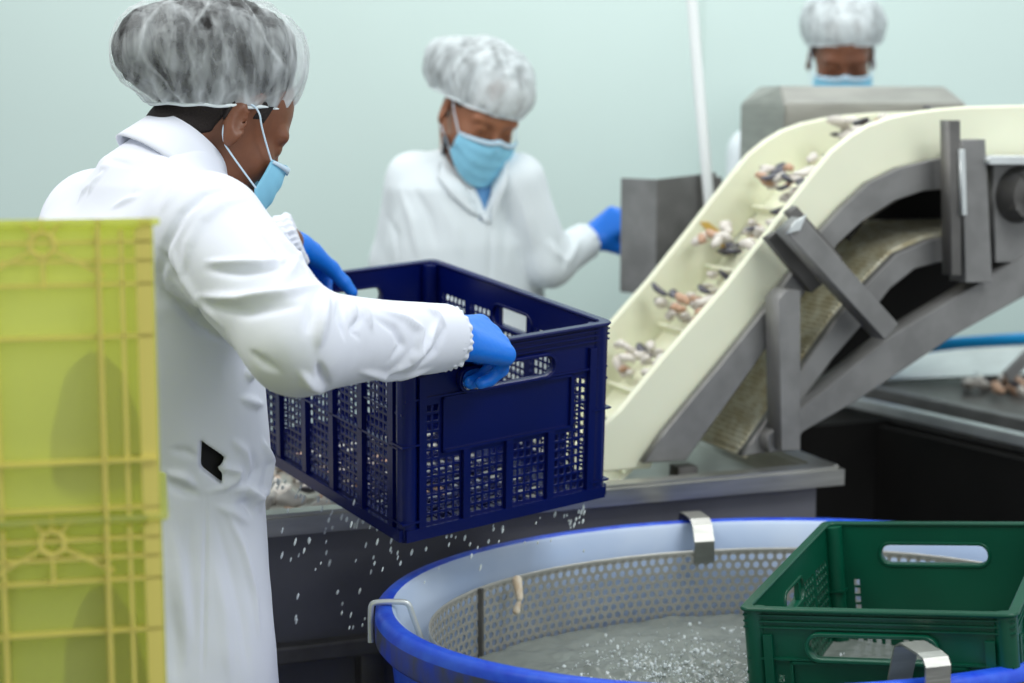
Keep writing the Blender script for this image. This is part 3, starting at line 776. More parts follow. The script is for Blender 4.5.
# ================================================================== SEAFOOD PIECES
def shell_mesh(kind, seed):
    r = random.Random(seed); bm = bmesh.new(); bmesh.ops.create_icosphere(bm, subdivisions=2, radius=1)
    for v in bm.verts:
        p = v.co
        if kind == 'shell':
            p.z = p.z * .34 + (.25 * p.x * p.x); p.x *= 1.25 * (1 - .25 * p.y); p.y *= .8
        else:
            p.x *= 1.2; p.y *= .7; p.z *= .55
            p.x += .15 * math.sin(p.y * 3 + seed); p.z += .12 * math.sin(p.x * 4 + seed)
        v.co = p * (1 + .14 * math.sin(p.x * 5 + seed) * math.cos(p.y * 4 + seed))
    me = bpy.data.meshes.new('piece'); bm.to_mesh(me); bm.free()
    me.polygons.foreach_set('use_smooth', [True] * len(me.polygons)); return me
PM = []
for i in range(9):
    k = ['shell', 'meat', 'meat'][i % 3]; me = shell_mesh(k, i); me.materials.append(M_(['shell_dark', 'shell_pale', 'shell_pale', 'shell_dark', 'shell_brown', 'shell_pale', 'shell_pale', 'shell_pale', 'shell_brown'][i])); PM.append((k, me, i))
DARK = [0, 3]; PALE = [1, 2, 5, 6, 7]; BROWN = [4, 8]
def piece(p, s, choice, label, group):
    k, me, i = PM[choice]
    nm = 'mussel_shell' if choice in (0, 3, 6) else 'seafood_piece'
    o = link(bpy.data.objects.new(nm, me)); o.location = p
    o.rotation_euler = (random.uniform(-.6, .6), random.uniform(-.6, .6), random.uniform(0, 6.28)); o.scale = (s, s, s)
    tag(o, label, 'shell' if nm == 'mussel_shell' else 'seafood scrap', group)
def pick(pd, pb):
    x = random.random(); return random.choice(DARK) if x < pd else random.choice(BROWN) if x < pd + pb else random.choice(PALE)
KN = {0: 'dark', 3: 'dark', 6: 'pale'}
def kindw(c): return 'dark' if c in DARK else 'brown' if c in BROWN else 'pale'
zn = lambda v: 'along the front rim' if v < .2 else 'in the middle' if v < .36 else 'at the far side'
zu = lambda u: 'beside the white coat' if u < -.1 else 'behind the blue crate' if u < .12 else 'right of the held crate'
for k in range(230):                   # in the trough
    u = random.uniform(-.30, .36); v = random.uniform(.09, .5); z = TZ - .05 + random.choice([0, .012, .025, .04]) * (1 if v < .4 else .6)
    c = pick(.08, .2); s = random.uniform(.015, .028)
    nm = 'shell' if c in (0, 3, 6) else 'scrap'
    piece(w(u, v, z + .004), s, c, '%s %s %s of the trough %s' % (kindw(c), 'mussel shell' if nm == 'shell' else 'seafood scrap', zn(v), zu(u)), '%s %ss %s of the trough %s' % (kindw(c), nm, zn(v), zu(u)))
ORD = ['first', 'second', 'third', 'fourth', 'fifth', 'sixth', 'seventh', 'eighth', 'ninth', 'tenth', 'eleventh', 'twelfth']
NPK = [8, 30, 48, 36, 40, 56, 46, 20, 4, 2, 2, 2, 2]
for ci_, (i, p, t, nn) in enumerate(CLEATS):           # pockets above every cleat
    for k in range(NPK[ci_]):
        g = min(abs(random.gauss(0, .055)), .14)
        q = p + t * (.012 + g) + nn * (.012 + random.uniform(0, max(.015, .09 - g * .45)))
        c = pick(.24, .14); s = random.uniform(.011, .020); nm = 'shell' if c in (0, 3, 6) else 'scrap'
        v = VN + .03 + (WD - .06) * random.random() ** 1.5
        piece(w(q[0], v, q[1]), s, c, '%s %s in the %s heap from the bottom of the cream conveyor' % (kindw(c), 'mussel shell' if nm == 'shell' else 'seafood scrap', ORD[ci_]), '%s %ss in the %s conveyor heap' % (kindw(c), nm, ORD[ci_]))
for k in range(40):
    c = pick(.2, .25); s = random.uniform(.014, .024); nm = 'shell' if c in (0, 3, 6) else 'scrap'
    piece(atz(1004 + random.gauss(0, 22), 386 + random.gauss(0, 4), .828) + Vector((0, 0, random.choice([0, .012, .02]))), s, c, '%s %s on the side table at the right edge' % (kindw(c), 'mussel shell' if nm == 'shell' else 'seafood scrap'), '%s %ss on the side table' % (kindw(c), nm))
# shred of meat hanging over the strainer edge
pp = atz(517, 583, BZ1); 
def f(P):
    d = cone(P, pp + Vector((0, 0, .004)), .0080, pp + Vector((.004, -.012, -.020)), .0055)
    return smin(d, cone(P, pp + Vector((.004, -.012, -.022)), .003, pp + Vector((-.001, -.014, -.040)), .0062), .002)
V, Q = surfnet(f, pp - Vector((.03, .03, .06)), pp + Vector((.03, .02, .02)), .0014)
mat('shred', (214, 190, 160), .5, rgb2=(235, 225, 208), vscale=60)
tag(fromdata('seafood_piece', V, Q, 'shred'), 'pale brown shred hanging over the rim of the perforated strainer', 'seafood scrap')

# drops falling from the crate
m = MB()
def drop(p, r, ln): bmesh.ops.create_icosphere(m.bm, subdivisions=1, radius=r, matrix=Matrix.Translation(p) @ Matrix.Rotation(.25, 4, 'Y') @ Matrix.Diagonal((1, 1, ln, 1)))
for k in range(70):
    s = random.uniform(.05, .95); p = bcp(random.uniform(-.0, .05), s * .5, -.015); d = random.expovariate(1 / .06)
    drop(Vector((p.x - d * .04, p.y, max(p.z - d, .875) if k % 3 else p.z - d)), random.uniform(.0012, .0024), random.uniform(2, 3.4))
for k in range(46):
    p = bcp(random.choice([random.uniform(0, .36), random.gauss(.32, .012), random.gauss(.12, .03)]), random.uniform(.0, .05), -.012); d = random.expovariate(1 / .022)
    drop(Vector((p.x, p.y, p.z - d)), random.uniform(.0011, .0022), random.uniform(1.6, 3))
for k in range(36):
    p = at(random.uniform(275, 400), random.uniform(500, 630), random.uniform(2.35, 2.5)); drop(p, random.uniform(.0011, .002), random.uniform(2, 4))
tag(m.build('falling_drops', 'foam', smooth=True), 'water drops dripping from the underside of the held blue crate', 'water drops', kind='stuff')
#PEOPLE#
# ================================================================== PEOPLE
def head_sdf(P):
    d = ell(P, (-.012, 0, .045), (.098, .074, .082)); d = smin(d, ell(P, (.030, 0, -.020), (.060, .060, .085)), .03)
    d = smin(d, ell(P, (.040, 0, -.078), (.044, .046, .034)), .025)
    Q = P.copy(); Q[:, 1] = np.abs(Q[:, 1])
    d = smin(d, cone(Q, (.084, .0, .030), .010, (.074, .045, .030), .009), .014)          # brow
    d = smax(d, -ell(Q, (.098, .031, .012), (.018, .016, .010)), .012)                    # sockets
    d = smin(d, ell(Q, (.0745, .031, .012), (.0145, .0145, .0125)), .003)                 # lids over the eyes
    d = smin(d, cone(P, (.088, 0, .018), .006, (.110, 0, -.020), .010), .012)
    d = smin(d, ell(Q, (.100, .011, -.024), (.010, .008, .007)), .006)
    d = smin(d, ell(Q, (.062, .040, -.018), (.022, .020, .022)), .02)                     # cheekbones
    d = smin(d, ell(P, (.092, 0, -.052), (.012, .024, .006)), .006); d = smin(d, ell(P, (.090, 0, -.063), (.012, .020, .006)), .006)
    Re = rotz(.45) @ roty(-.25)                                                              # ears
    e = ell(Q, (-.004, .078, .000), (.017, .0075, .031), Re); e = smax(e, -ell(Q, (.000, .088, .004), (.010, .009, .019), Re), .004)
    e = smin(e, ell(Q, (.002, .078, -.026), (.008, .006, .010)), .006)
    return smin(d, e, .006)
def hand_sdf(Wp, Fd, N, S, curls=((.5, .9, .7),) * 4, thumb=((.6, .75, -.3), (.8, .3, -.5)), sc=1., spread=.0, arm=None):
    Wp = np.array(Wp, float); Fd = nv(Fd); N = np.array(N, float); N = nv(N - Fd * (N @ Fd)); Sv = np.cross(Fd, N) * S
    segs = []; offs = (.027, .009, -.009, -.026); lens = (.074, .082, .077, .060)
    segs.append(('p', Wp - (Fd if arm is None else nv(nv(arm) + Fd * .25)) * .042, .029, Wp, .026))
    for k in range(4):
        b = Wp + (Fd * (.086 - .003 * abs(k - 1) - .004 * (k == 3)) + Sv * offs[k]) * sc
        segs.append(('p', Wp + (Sv * offs[k] * .55 + Fd * .012) * sc, .0165 * sc, b, .0135 * sc))
        th = 0.; p = b; r = (.0108 if k < 3 else .0095) * sc
        for j, fr in enumerate((.46, .30, .24)):
            th += curls[k][j]; q = p + (nv(Fd + Sv * spread * offs[k] * 20) * math.cos(th) - N * math.sin(th)) * lens[k] * fr * sc
            segs.append((k, p, r, q, r * .91)); p = q; r *= .91
    tb_ = Wp + (Fd * .026 + Sv * .024 - N * .008) * sc
    d1 = nv(Fd * thumb[0][0] + Sv * thumb[0][1] + N * thumb[0][2]); d2 = nv(Fd * thumb[1][0] + Sv * thumb[1][1] + N * thumb[1][2])
    m1 = tb_ + d1 * .044 * sc; m2 = m1 + d2 * .032 * sc; m3 = m2 + nv(d2 - N * .15) * .022 * sc
    segs += [('p', tb_, .0175 * sc, m1, .0125 * sc), (9, m1, .0122 * sc, m2, .0112 * sc), (9, m2, .0112 * sc, m3, .0095 * sc)]
    def f(P):
        pal = None; groups = {}
        for g, a, ra, b, rb in segs:
            d = cone(P, a, ra, b, rb); groups[g] = d if g not in groups else smin(groups[g], d, .012 if g == 'p' else .003)
        d = groups.pop('p')
        fing = None
        for g in groups: fing = groups[g] if fing is None else np.minimum(fing, groups[g])
        return smin(d, fing, .007)
    pts = np.array([s[1] for s in segs] + [s[3] for s in segs]); return f, pts.min(0) - .04, pts.max(0) + .04
def sdf_obj(name, f, lo, hi, h, m_, parent, sm=1, post=None):
    V, Q = surfnet(f, lo, hi, h); V = relax(V, Q, sm)
    if post: V = post(V, Q)
    return fromdata(name, V, Q, m_, parent, world=True), V, Q
def loft_torso(sec, root, yaw):
    Z = np.array([s[0] for s in sec]); R2 = rotz(yaw)
    def f(P, off=0.):
        q = (P - np.array([root[0], root[1], 0], np.float32)) @ R2.astype(np.float32)
        z = q[:, 2]
        cx, cy, a, b = [np.interp(z, Z, [s[i] for s in sec]).astype(np.float32) for i in (1, 2, 3, 4)]
        a = a + off; b = b + off
        x = (q[:, 0] - cx) / a; y = (q[:, 1] - cy) / b; r = (np.abs(x) ** 2.3 + np.abs(y) ** 2.3) ** (1 / 2.3)
        d = (r - 1) * np.minimum(a, b)
        return np.maximum(d, np.maximum(Z[0] - z, z - Z[-1]))
    return f
def person(label, root, yaw, sec, H, hrot, neck, SR, ER, WR, SL, EL, WL, sl_r, skin, coatm, fold_strokes=(), noise=.003, coat_h=.0045,
           hands=(None, None), net=None, vneck=None, detail=True, group=None, carve=None, netm='net', cuffs=True, collar=None):
    rt = thing('person', label, 'person', (root[0], root[1], 0), Matrix.Rotation(yaw, 3, 'Z'), group)
    np3 = lambda v: np.array(v, np.float32)
    H = np3(H); Rh = hrot.astype(np.float32); tor = loft_torso(sec, root, yaw)
    Rz_ = rotz(yaw)
    loc = lambda x, y, z: np.array([root[0], root[1], 0]) + Rz_ @ np.array([x, y, z])
    neck = np3(neck); SR, ER, WR, SL, EL, WL = map(np3, (SR, ER, WR, SL, EL, WL))
    hipz = .88
    legs = [(loc(-.01, s * .09, hipz), .085, loc(.02, s * .10, .50), .058, loc(-.01, s * .11, .12), .042, loc(.0, s * .11, .06)) for s in (1, -1)]
    def body(P):
        q = (P - H) @ Rh
        d = head_sdf(q)
        nb = H + Rh @ np3((-.035, 0, -.045))
        d = smin(d, cone(P, nb, .050, neck, .056), .02)
        t = tor(P, -.03); d = smin(d, t, .03)
        for S, E_, W0 in ((SR, ER, WR), (SL, EL, WL)):
            d = smin(d, cone(P, neck - np3((0, 0, .03)), .05, S, .045), .03)
            d = smin(d, smin(cone(P, S, .045, E_, .037), cone(P, E_, .036, W0, .024), .01), .02)
        for a, ra, b, rb, c, rc, _ in legs:
            d = smin(d, smin(cone(P, a, ra, b, rb), cone(P, b, rb, c, rc), .02), .02)
        return d
    pts = np.array([SR, ER, WR, SL, EL, WL, H, neck]); lo = np.array([min(pts[:, 0].min(), root[0] - .2), min(pts[:, 1].min(), root[1] - .25), .05]) - .11
    hi = np.array([max(pts[:, 0].max(), root[0] + .2), max(pts[:, 1].max(), root[1] + .25), H[2] + .1]) + .08
    sdf_obj('body', body, lo, hi, .0042 if detail else .005, skin, rt, 1)
    # trousers and boots under the coat
    def trou(P):
        d = None
        for a, ra, b, rb, c, rc, _ in legs:
            e = smin(cone(P, a, ra + .02, b, rb + .018), cone(P, b, rb + .018, c, rc + .016), .02); d = e if d is None else smin(d, e, .02)
        return np.maximum(d, .14 - P[:, 2])
    sdf_obj('trousers', trou, (root[0] - .28, root[1] - .28, .1), (root[0] + .28, root[1] + .28, 1.02), .009, 'trousers', rt)
    for a, ra, b, rb, c, rc, e in legs:
        fw = Rz_ @ np.array([1, 0, 0])
        def boot(P):
            d = smin(cone(P, c + np.array([0, 0, .14]), .062, e, .05), cone(P, e - fw * .03 - np.array([0, 0, .02]), .04, e + fw * .14 - np.array([0, 0, .025]), .036), .03)
            return np.maximum(d, .002 - P[:, 2])
        sdf_obj('boot', boot, (e[0] - .2, e[1] - .2, -.01), (e[0] + .2, e[1] + .2, .34), .008, 'boot', rt)
    # coat
    rs, re, rw = sl_r
    def coat(P):
        t = tor(P)
        for S in (SR, SL): t = smin(t, cone(P, neck - np3((0, 0, .035)), .055, S, rs - .006), .05)
        d = t
        for S, E_, W0 in ((SR, ER, WR), (SL, EL, WL)):
            s = smin(cone(P, S, rs, E_, re), cone(P, E_, re, W0, rw), .022)
            s = np.maximum(s, (P - W0) @ np3(nv(W0 - E_)) - .004)
            d = smin(d, s, .016)
        d = d + noise * fbm(P, 3.2, 11, 3).astype(np.float32)
        d = d + (noise * .35 * fbm(P * np.array([1, 1, .55]), 9, 31, 3)).astype(np.float32)
        if vneck: d = vneck(P, d, tor, loc, Rz_)
        if carve: d = np.maximum(d, -carve(P, d))
        cA = np3(collar[1]) if collar else np3(nv(Rz_ @ np.array([.35, 0, 1.]))); cC = np3(collar[0]) if collar else neck
        d = smin(d, cone(P, cC - cA * .075, .082, cC - cA * .018, .069), .03)
        nd = np.linalg.norm(P - (np3(collar[0] + collar[1] * .045) if collar else neck + np3((0, 0, .085))), axis=1) - .058     # neck opening
        return smax(d, -nd, .012)
    lo2 = lo.copy(); lo2[2] = sec[0][0] - .02; hi2 = hi.copy(); hi2[2] = neck[2] + .12
    co_, V, Q = sdf_obj('coat', coat, lo2, hi2, coat_h, coatm, rt, 2, (lambda V, Q: strokes(V, Q, fold_strokes)) if fold_strokes else None)
    if cuffs:
        for S, E_, W0 in ((SR, ER, WR), (SL, EL, WL)):
            ax = nv(W0 - E_); u = nv(np.cross(ax, (0, 0, 1))); v = np.cross(ax, u); VV = []; FF = []; n = 120
            prof = [(-.016, .0), (-.006, .004), (.004, .001), (.012, .003), (.019, -.003), (.014, -.008), (.0, -.008)]
            for k in range(n):
                a = 2 * math.pi * k / n; ruf = .0016 * math.sin(a * 24 + 1.5 * math.sin(a * 5)) + .001 * math.sin(a * 9)
                for t, r in prof: VV.append(W0 + ax * t + (u * math.cos(a) + v * math.sin(a)) * (rw - .003 + r + ruf * (1 if t > -.01 else .3)))
            m_ = len(prof)
            for k in range(n):
                for j in range(m_ - 1): a0, b0 = k * m_ + j, ((k + 1) % n) * m_ + j; FF.append((a0, a0 + 1, b0 + 1, b0))
            fromdata('cuff', VV, FF, coatm, rt, world=True)
    # collar
    if collar: cc, ax, cs = collar
    else: cc, ax, cs = neck, nv(Rz_ @ np.array([.35, 0, 1.])), .0
    fwd = Rz_ @ np.array([1, 0, 0]); fwd = nv(fwd - ax * (fwd @ ax)); lft = np.cross(ax, fwd)
    VV = []; FF = []; n = 60; gap = math.radians(28); prof = [(.056, -.03), (.057, .010), (.059, .020), (.063, .021), (.069, .0), (.077, -.026), (.080, -.036)]
    for k in range(n + 1):
        a = gap + (2 * math.pi - 2 * gap) * k / n
        ed = min(k, n - k) / n; drop = .030 * math.exp(-(ed * 9) ** 2)
        for r, z in prof: VV.append(cc + ax * (z - drop * .9) + (fwd * math.cos(a) * 1.08 + lft * math.sin(a)) * (r + .0015 * math.sin(a * 5)))
    m_ = len(prof)
    for k in range(n):
        for j in range(m_ - 1): a0, b0 = k * m_ + j, (k + 1) * m_ + j; FF.append((a0, b0, b0 + 1, a0 + 1))
    cl = fromdata('collar', VV, FF, coatm, rt, world=True); sm = cl.modifiers.new('s', 'SOLIDIFY'); sm.thickness = .003
    # hair and hairnet
    def tow(VL): return VL @ hrot.T + H
    nrot = net['rot']; nc = H + nrot @ np.array(net['c']); nr = net['r']; lump_ = net.get('lumps', [])
    def netf(P):
        d = ell(P, (0, 0, 0), nr)
        for c, r in lump_: d = smin(d, ell(P, c, r), .03)
        return d
    fx = net.get('hairfront', .012)
    def hair(P):
        q = P.copy(); q[:, 0] += .003
        return np.maximum(smax(netf(q) + net.get('gap', .009), P[:, 0] - nr[0] + .035 + fx, .02), -(P[:, 2] - net['cut'] - .004 - net.get('slope', 0) * P[:, 0]))
    V, Q = surfnet(hair, (-.2, -.15, -.15), (.18, .15, .15), .004); V = relax(V, Q, 2); V = V + normals(V, Q) * (.0025 * fbm(V, 30, 3, 2))[:, None]
    fromdata('hair', V @ nrot.T + nc, Q, 'hair', rt, world=True)
    nkl = Rh.T @ (neck - H)
    def sh(P):
        base = smin(head_sdf(P), cone(P, (-.035, 0, -.045), .050, nkl, .056), .02) - .0018
        low = -.062 + .38 * np.clip(P[:, 0] + .10, 0, .2) + .004 * np.sin(P[:, 1] * 180 + P[:, 0] * 140)
        r1 = np.maximum(P[:, 0] + .017, low - P[:, 2]); r2 = np.maximum(np.maximum(P[:, 0] - .034, .014 - P[:, 0]), .022 - P[:, 2] + .003 * np.sin(P[:, 0] * 300))
        return np.maximum(base, np.minimum(r1, r2))
    V, Q = surfnet(sh, (-.2, -.12, -.1), (.1, .12, .1), .003); fromdata('short_hair', V @ hrot.T + H, Q, 'hair_short', rt, world=True)
    def tow(VL): return VL @ hrot.T + H
    mx = max(nr) + .07
    V, Q = surfnet(netf, (-mx, -mx, -mx), (mx, mx, mx), .0028 if detail else .004)
    V = relax(V, Q, 2); N_ = normals(V, Q)
    phi = np.arctan2(V[:, 1], V[:, 0]); zc = net['cut']; hgt = V[:, 2] - zc - net.get('slope', 0) * V[:, 0]
    s1 = np.sin(phi * 17 + 2.5 * np.sin(phi * 3 + 1) + V[:, 2] * 9); near = np.exp(-np.maximum(hgt, 0) / .045)
    wr = fbm(V * np.array([1, 1, .45]), 16, 21, 3)
    crest = np.clip(1 - np.abs(wr) * 9, 0, 1) * .5
    rdg = np.exp(-(np.sin(phi * 6 + 2.2 * fbm(V, 4, 2, 2) + V[:, 2] * 10) / .14) ** 2) * np.clip(.5 + fbm(V, 6, 9, 2), 0, 1)
    disp = .0028 * s1 * near + .0045 * wr + .0018 * rdg
    pleat = (.22 * np.clip(s1, 0, 1) * near + .24 * crest + .40 * rdg + .16 * np.clip(fbm(V * np.array([1, 1, .3]), 30, 5, 3) * 2, -1, 1) + .22 * np.exp(-np.maximum(hgt, 0) / .012)) * 1.0
    pleat += net.get('front', 0) * np.clip(V[:, 0] / nr[0] - .45, 0, 1)
    V = V + N_ * disp[:, None]
    keep = (hgt[Q] > -.0005).all(1)
    used = np.unique(Q[keep]); mp2 = -np.ones(len(V), int); mp2[used] = np.arange(len(used))
    # soft edge: snap the ragged boundary to the cut
    VW = V[used]; hh = hgt[used]; low = hh < .0035; VW[low, 2] = zc + net.get('slope', 0) * VW[low, 0]
    no = fromdata('hairnet', VW @ nrot.T + nc, mp2[Q[keep]], netm, rt, world=True)
    at2 = no.data.attributes.new('pleat', 'FLOAT', 'POINT'); at2.data.foreach_set('value', pleat[used].astype(np.float32))
    ring_ = []
    for k in range(48):
        a = 2 * math.pi * k / 48; dd = np.array([math.cos(a), math.sin(a)]); lo_, hi_ = 0.01, mx
        for _ in range(24):
            md = (lo_ + hi_) / 2; p = np.array([[dd[0] * md, dd[1] * md, zc + net.get('slope', 0) * dd[0] * md]], np.float32)
            if netf(p)[0] < 0: lo_ = md
            else: hi_ = md
        lo_ *= 1.012; p = np.array([dd[0] * lo_, dd[1] * lo_, zc + net.get('slope', 0) * dd[0] * lo_ - .001 + .0012 * math.sin(a * 11)]); ring_.append(tuple(p @ nrot.T + nc))
    bd = tube('elastic_band', ring_ + [ring_[0]], .0024, 'band', rt, 3, world=True)
    # mask
    VV = []; FF = []; nu, nv_ = 40, 22
    for i in range(nu + 1):
        u = -1 + 2 * i / nu; ph = u * math.radians(66)
        zt0, zb0 = .004 - .014 * u * u + .006 * math.exp(-(u * 6) ** 2), -.108 + .050 * u * u
        for j in range(nv_ + 1):
            z = zb0 + (zt0 - zb0) * j / nv_; zz_ = (z + .048) / .098
            k = math.sqrt(max(.05, 1 - zz_ * zz_ * .45)); x = .022 + .101 * k * math.cos(ph) ** .8; y = .080 * k * math.sin(ph)
            x += .0022 * (abs(((j / nv_ * 4) % 1) - .5) * 2 - .5) * (1 - u * u)
            VV.append(tow(np.array([x, y, z])))
    for i in range(nu):
        for j in range(nv_): a0 = i * (nv_ + 1) + j; FF.append((a0, a0 + nv_ + 1, a0 + nv_ + 2, a0 + 1))
    mk_ = fromdata('face_mask', VV, FF, 'mask', rt, world=True); sm = mk_.modifiers.new('s', 'SOLIDIFY'); sm.thickness = .0016
    edge = [VV[i * (nv_ + 1) + nv_] for i in range(nu + 1)]
    e2 = [VV[i * (nv_ + 1) + nv_ - 2] for i in range(nu + 1)]
    o1 = [p + (hrot @ np.array([.0022, 0, 0])) for p in edge]; o2 = [p + (hrot @ np.array([.0022, 0, 0])) for p in e2]
    tr = fromdata('mask_border', o1 + o2, [(i, i + 1, nu + 2 + i, nu + 1 + i) for i in range(nu)], 'mask_trim', None); 
    Mi = np.array(rt.matrix_basis.inverted())
    for v in tr.data.vertices: v.co = Vector((Mi @ np.array([*v.co, 1]))[:3])
    sm = tr.modifiers.new('s', 'SOLIDIFY'); sm.thickness = .001; tr.parent = mk_
    for s, i in ((-1, 0), (1, nu)):
        tp_ = VV[i * (nv_ + 1) + nv_ - 1]; bt = VV[i * (nv_ + 1) + 1]
        mid = [tow(np.array(p)) for p in ((.030, s * .078, .014), (.016, s * .080, .030), (-.002, s * .076, .034), (-.016, s * .074, .012), (-.016, s * .074, -.012), (-.006, s * .077, -.030), (.010, s * .076, -.038))]
        pts_ = [Rz_.T @ (np.array(p) - np.array([root[0], root[1], 0])) for p in [tp_] + mid + [bt]]
        lp = tube('ear_loop', pts_, .0013, 'mask_trim', None, 8); lp.parent = mk_
    for hs, side in zip(hands, (-1, 1)):
        if hs:
            f, l_, h_ = hand_sdf(S=side, arm=((WR - ER) if side < 0 else (WL - EL)), **hs); sdf_obj('glove', f, l_, h_, .0019 if detail else .003, 'glove', rt, 1)
    return rt, tor, loc, co_

# ---- nearest worker, seen from behind her right shoulder
y1 = math.radians(35); root1 = (-.505, 2.34)
H1 = np.array(at(218, 123, 2.38)); SR1 = at(207, 233, 2.17); ER1 = at(297, 341, 2.05); WR1 = at(442, 338, 2.27)
SL1 = at(98, 224, 2.46); EL1 = at(165, 290, 2.66); WL1 = bcp(.036, .410, .362); NK1 = at(165, 172, 2.345)
sec1 = [(.42, -.02, 0, .185, .24), (.70, -.02, 0, .165, .225), (.86, -.015, 0, .155, .21), (.95, -.01, 0, .148, .20), (1.02, 0, 0, .150, .195), (1.12, -.01, 0, .150, .20), (1.24, -.01, 0, .150, .205), (1.33, .0, 0, .125, .185), (1.39, .01, 0, .08, .12), (1.41, .01, 0, .05, .07)]
slit = np.array(at(206, 468, 2.15))
bvh_tmp = None
S1 = [ # armscye and shoulder
 ([(236, 188), (205, 196), (182, 215), (166, 245), (160, 275), (166, 300)], -.005, .007), ([(250, 196), (222, 203), (200, 220), (188, 245), (183, 270)], .004, .010), ([(243,190),(215,198),(193,215),(176,243)], .003, .006),
 ([(160, 252), (172, 275), (190, 300), (210, 325)], -.010, .009), ([(172, 250), (184, 278), (202, 304), (222, 326)], .006, .008), ([(163, 290), (200, 325), (240, 350), (282, 376)], -.008, .008),
 # upper sleeve
 ([(206, 262), (235, 263), (262, 264), (290, 258)], .005, .006), ([(206, 270), (240, 272), (280, 268)], -.004, .007), ([(200, 296), (240, 299), (285, 295), (330, 281), (345, 276)], .007, .007), ([(205, 306), (250, 311), (300, 305)], -.004, .009),
 ([(268, 226), (285, 245), (300, 262), (312, 282)], .005, .006), ([(258, 232), (274, 252), (288, 270)], -.003, .006), ([(300, 240), (296, 262), (284, 285)], .004, .006), ([(315, 262), (322, 280), (330, 290)], -.004, .006),
 # elbow
 ([(330, 282), (326, 300), (322, 325), (318, 350)], .006, .008), ([(318, 288), (312, 310), (306, 335)], -.004, .008), ([(345, 286), (348, 302), (356, 322)], .006, .006), ([(356, 300), (366, 314), (372, 330)], .005, .006), ([(340, 300), (340, 320), (345, 338)], -.005, .006), ([(362, 316), (352, 330), (360, 338)], -.004, .005),
 ([(262, 392), (290, 384), (318, 370)], .004, .008), ([(332, 392), (322, 375), (318, 362)], -.005, .006), ([(300, 372), (312, 386), (328, 396)], .005, .007),
 # forearm
 ([(382, 310), (404, 318), (420, 330), (416, 350), (398, 366)], .005, .007), ([(375, 318), (396, 330), (402, 345), (390, 360)], -.004, .007), ([(438, 322), (426, 344), (408, 362), (382, 376)], .006, .007), ([(446, 326), (436, 350), (418, 368)], -.004, .006), ([(420, 306), (436, 314), (446, 326)], .004, .005), ([(360, 372), (390, 378), (430, 370)], .004, .007), ([(372, 300), (390, 304), (412, 303)], -.003, .005),
 # back
 ([(88, 195), (95, 182), (104, 172)], .005, .005), ([(78, 202), (84, 192), (94, 180)], .004, .005), ([(112, 208), (128, 200), (140, 196)], .004, .006), ([(60, 175), (80, 168), (110, 166)], .003, .008), ([(92, 155), (112, 160), (132, 166)], -.002, .006), ([(165, 155), (150, 175), (132, 195)], .003, .010), ([(192, 172), (176, 190), (160, 212)], .003, .009),
 # flank and waist
 ([(222, 335), (212, 370), (206, 405), (208, 440)], -.005, .007), ([(232, 345), (226, 380), (224, 420)], .003, .009), ([(245, 372), (258, 380), (275, 388)], .005, .008), ([(240, 398), (258, 404), (276, 404)], .004, .007), ([(250, 352), (262, 362), (280, 372)], -.004, .008),
 ([(206, 452), (216, 466), (230, 470), (238, 472), (236, 480), (224, 488), (208, 492)], .007, .006), ([(200, 458), (186, 452), (170, 450)], -.004, .006), ([(196, 488), (182, 478), (166, 472)], .007, .008), ([(200, 496), (182, 488), (166, 482)], -.006, .008),
 ([(232, 492), (246, 488), (258, 498), (262, 512)], .009, .009), ([(236, 504), (248, 504), (254, 516)], -.009, .008), ([(262, 440), (270, 466), (268, 488), (256, 500)], .009, .009), ([(252, 452), (258, 470), (250, 484), (240, 484)], -.007, .008), ([(232, 440), (244, 452), (250, 470)], .005, .008),
 ([(206, 496), (206, 540), (205, 590), (204, 640), (203, 683)], -.003, .0035), ([(226, 512), (242, 545), (254, 590), (260, 640)], .005, .008), ([(216, 520), (230, 565), (242, 620), (248, 670)], -.003, .010), ([(170, 520), (178, 560), (184, 610), (186, 660)], .004, .010), ([(190, 515), (192, 570), (196, 640)], -.003, .010),
 ([(214, 560), (224, 610), (230, 680)], .003, .010), ([(172, 600), (176, 640), (176, 683)], -.003, .010), ([(216, 506), (232, 512), (250, 524)], .004, .007)]
S1 = [(p, a * (1.75 if p[0][0] > 195 and p[0][1] < 400 and i > 5 else 1.15), w_ * .9) for i, (p, a, w_) in enumerate(S1)]
ws = slit
def carve1(P, d):
    q = P - np.array(slit, np.float32)
    # opening in the side seam: a short upright lens, 3 cm deep
    e = (np.abs(q[:, 0] * .94 + q[:, 2] * .33) / .015 + np.abs(q[:, 2] * .94 - q[:, 0] * .33) / .034 - 1) * .012; e = np.maximum(e, np.abs(q[:, 1]) - .07)
    return np.maximum(e, -(d + .022))
h1 = dict(Wp=np.array(at(454, 338, 2.295)), Fd=(.50, .78, -.14), N=(.34, -.50, .80), curls=((.75, .95, .6), (.8, 1.0, .7), (.85, 1.05, .7), (.95, 1.1, .7)), thumb=((.75, .6, -.2), (.9, -.0, -.55)), sc=1.2)
lc = lambda *v: np.array(BCR['R'] @ Vector(v))
h2 = dict(Wp=np.array(bcp(.062, .440, .346)), Fd=lc(.56, .58, -.50), N=lc(.10, .38, .92), curls=((.9, .9, .5), (.9, 1.0, .5), (.9, 1.0, .5), (.9, 1.0, .5)), thumb=((.78, .45, -.32), (.60, .55, -.70)), sc=.98)
net1 = dict(rot=head_rot(30, 4), c=(-.006, 0, .098), r=(.130, .100, .083), cut=-.074, slope=.03, lumps=[((-.085, 0, -.005), (.062, .070, .060)), ((.01, 0, -.035), (.108, .085, .070))], front=.45, hairfront=-.012, gap=.008)
loc0 = lambda a, b, c: rotz(y1) @ np.array([a, b, c])
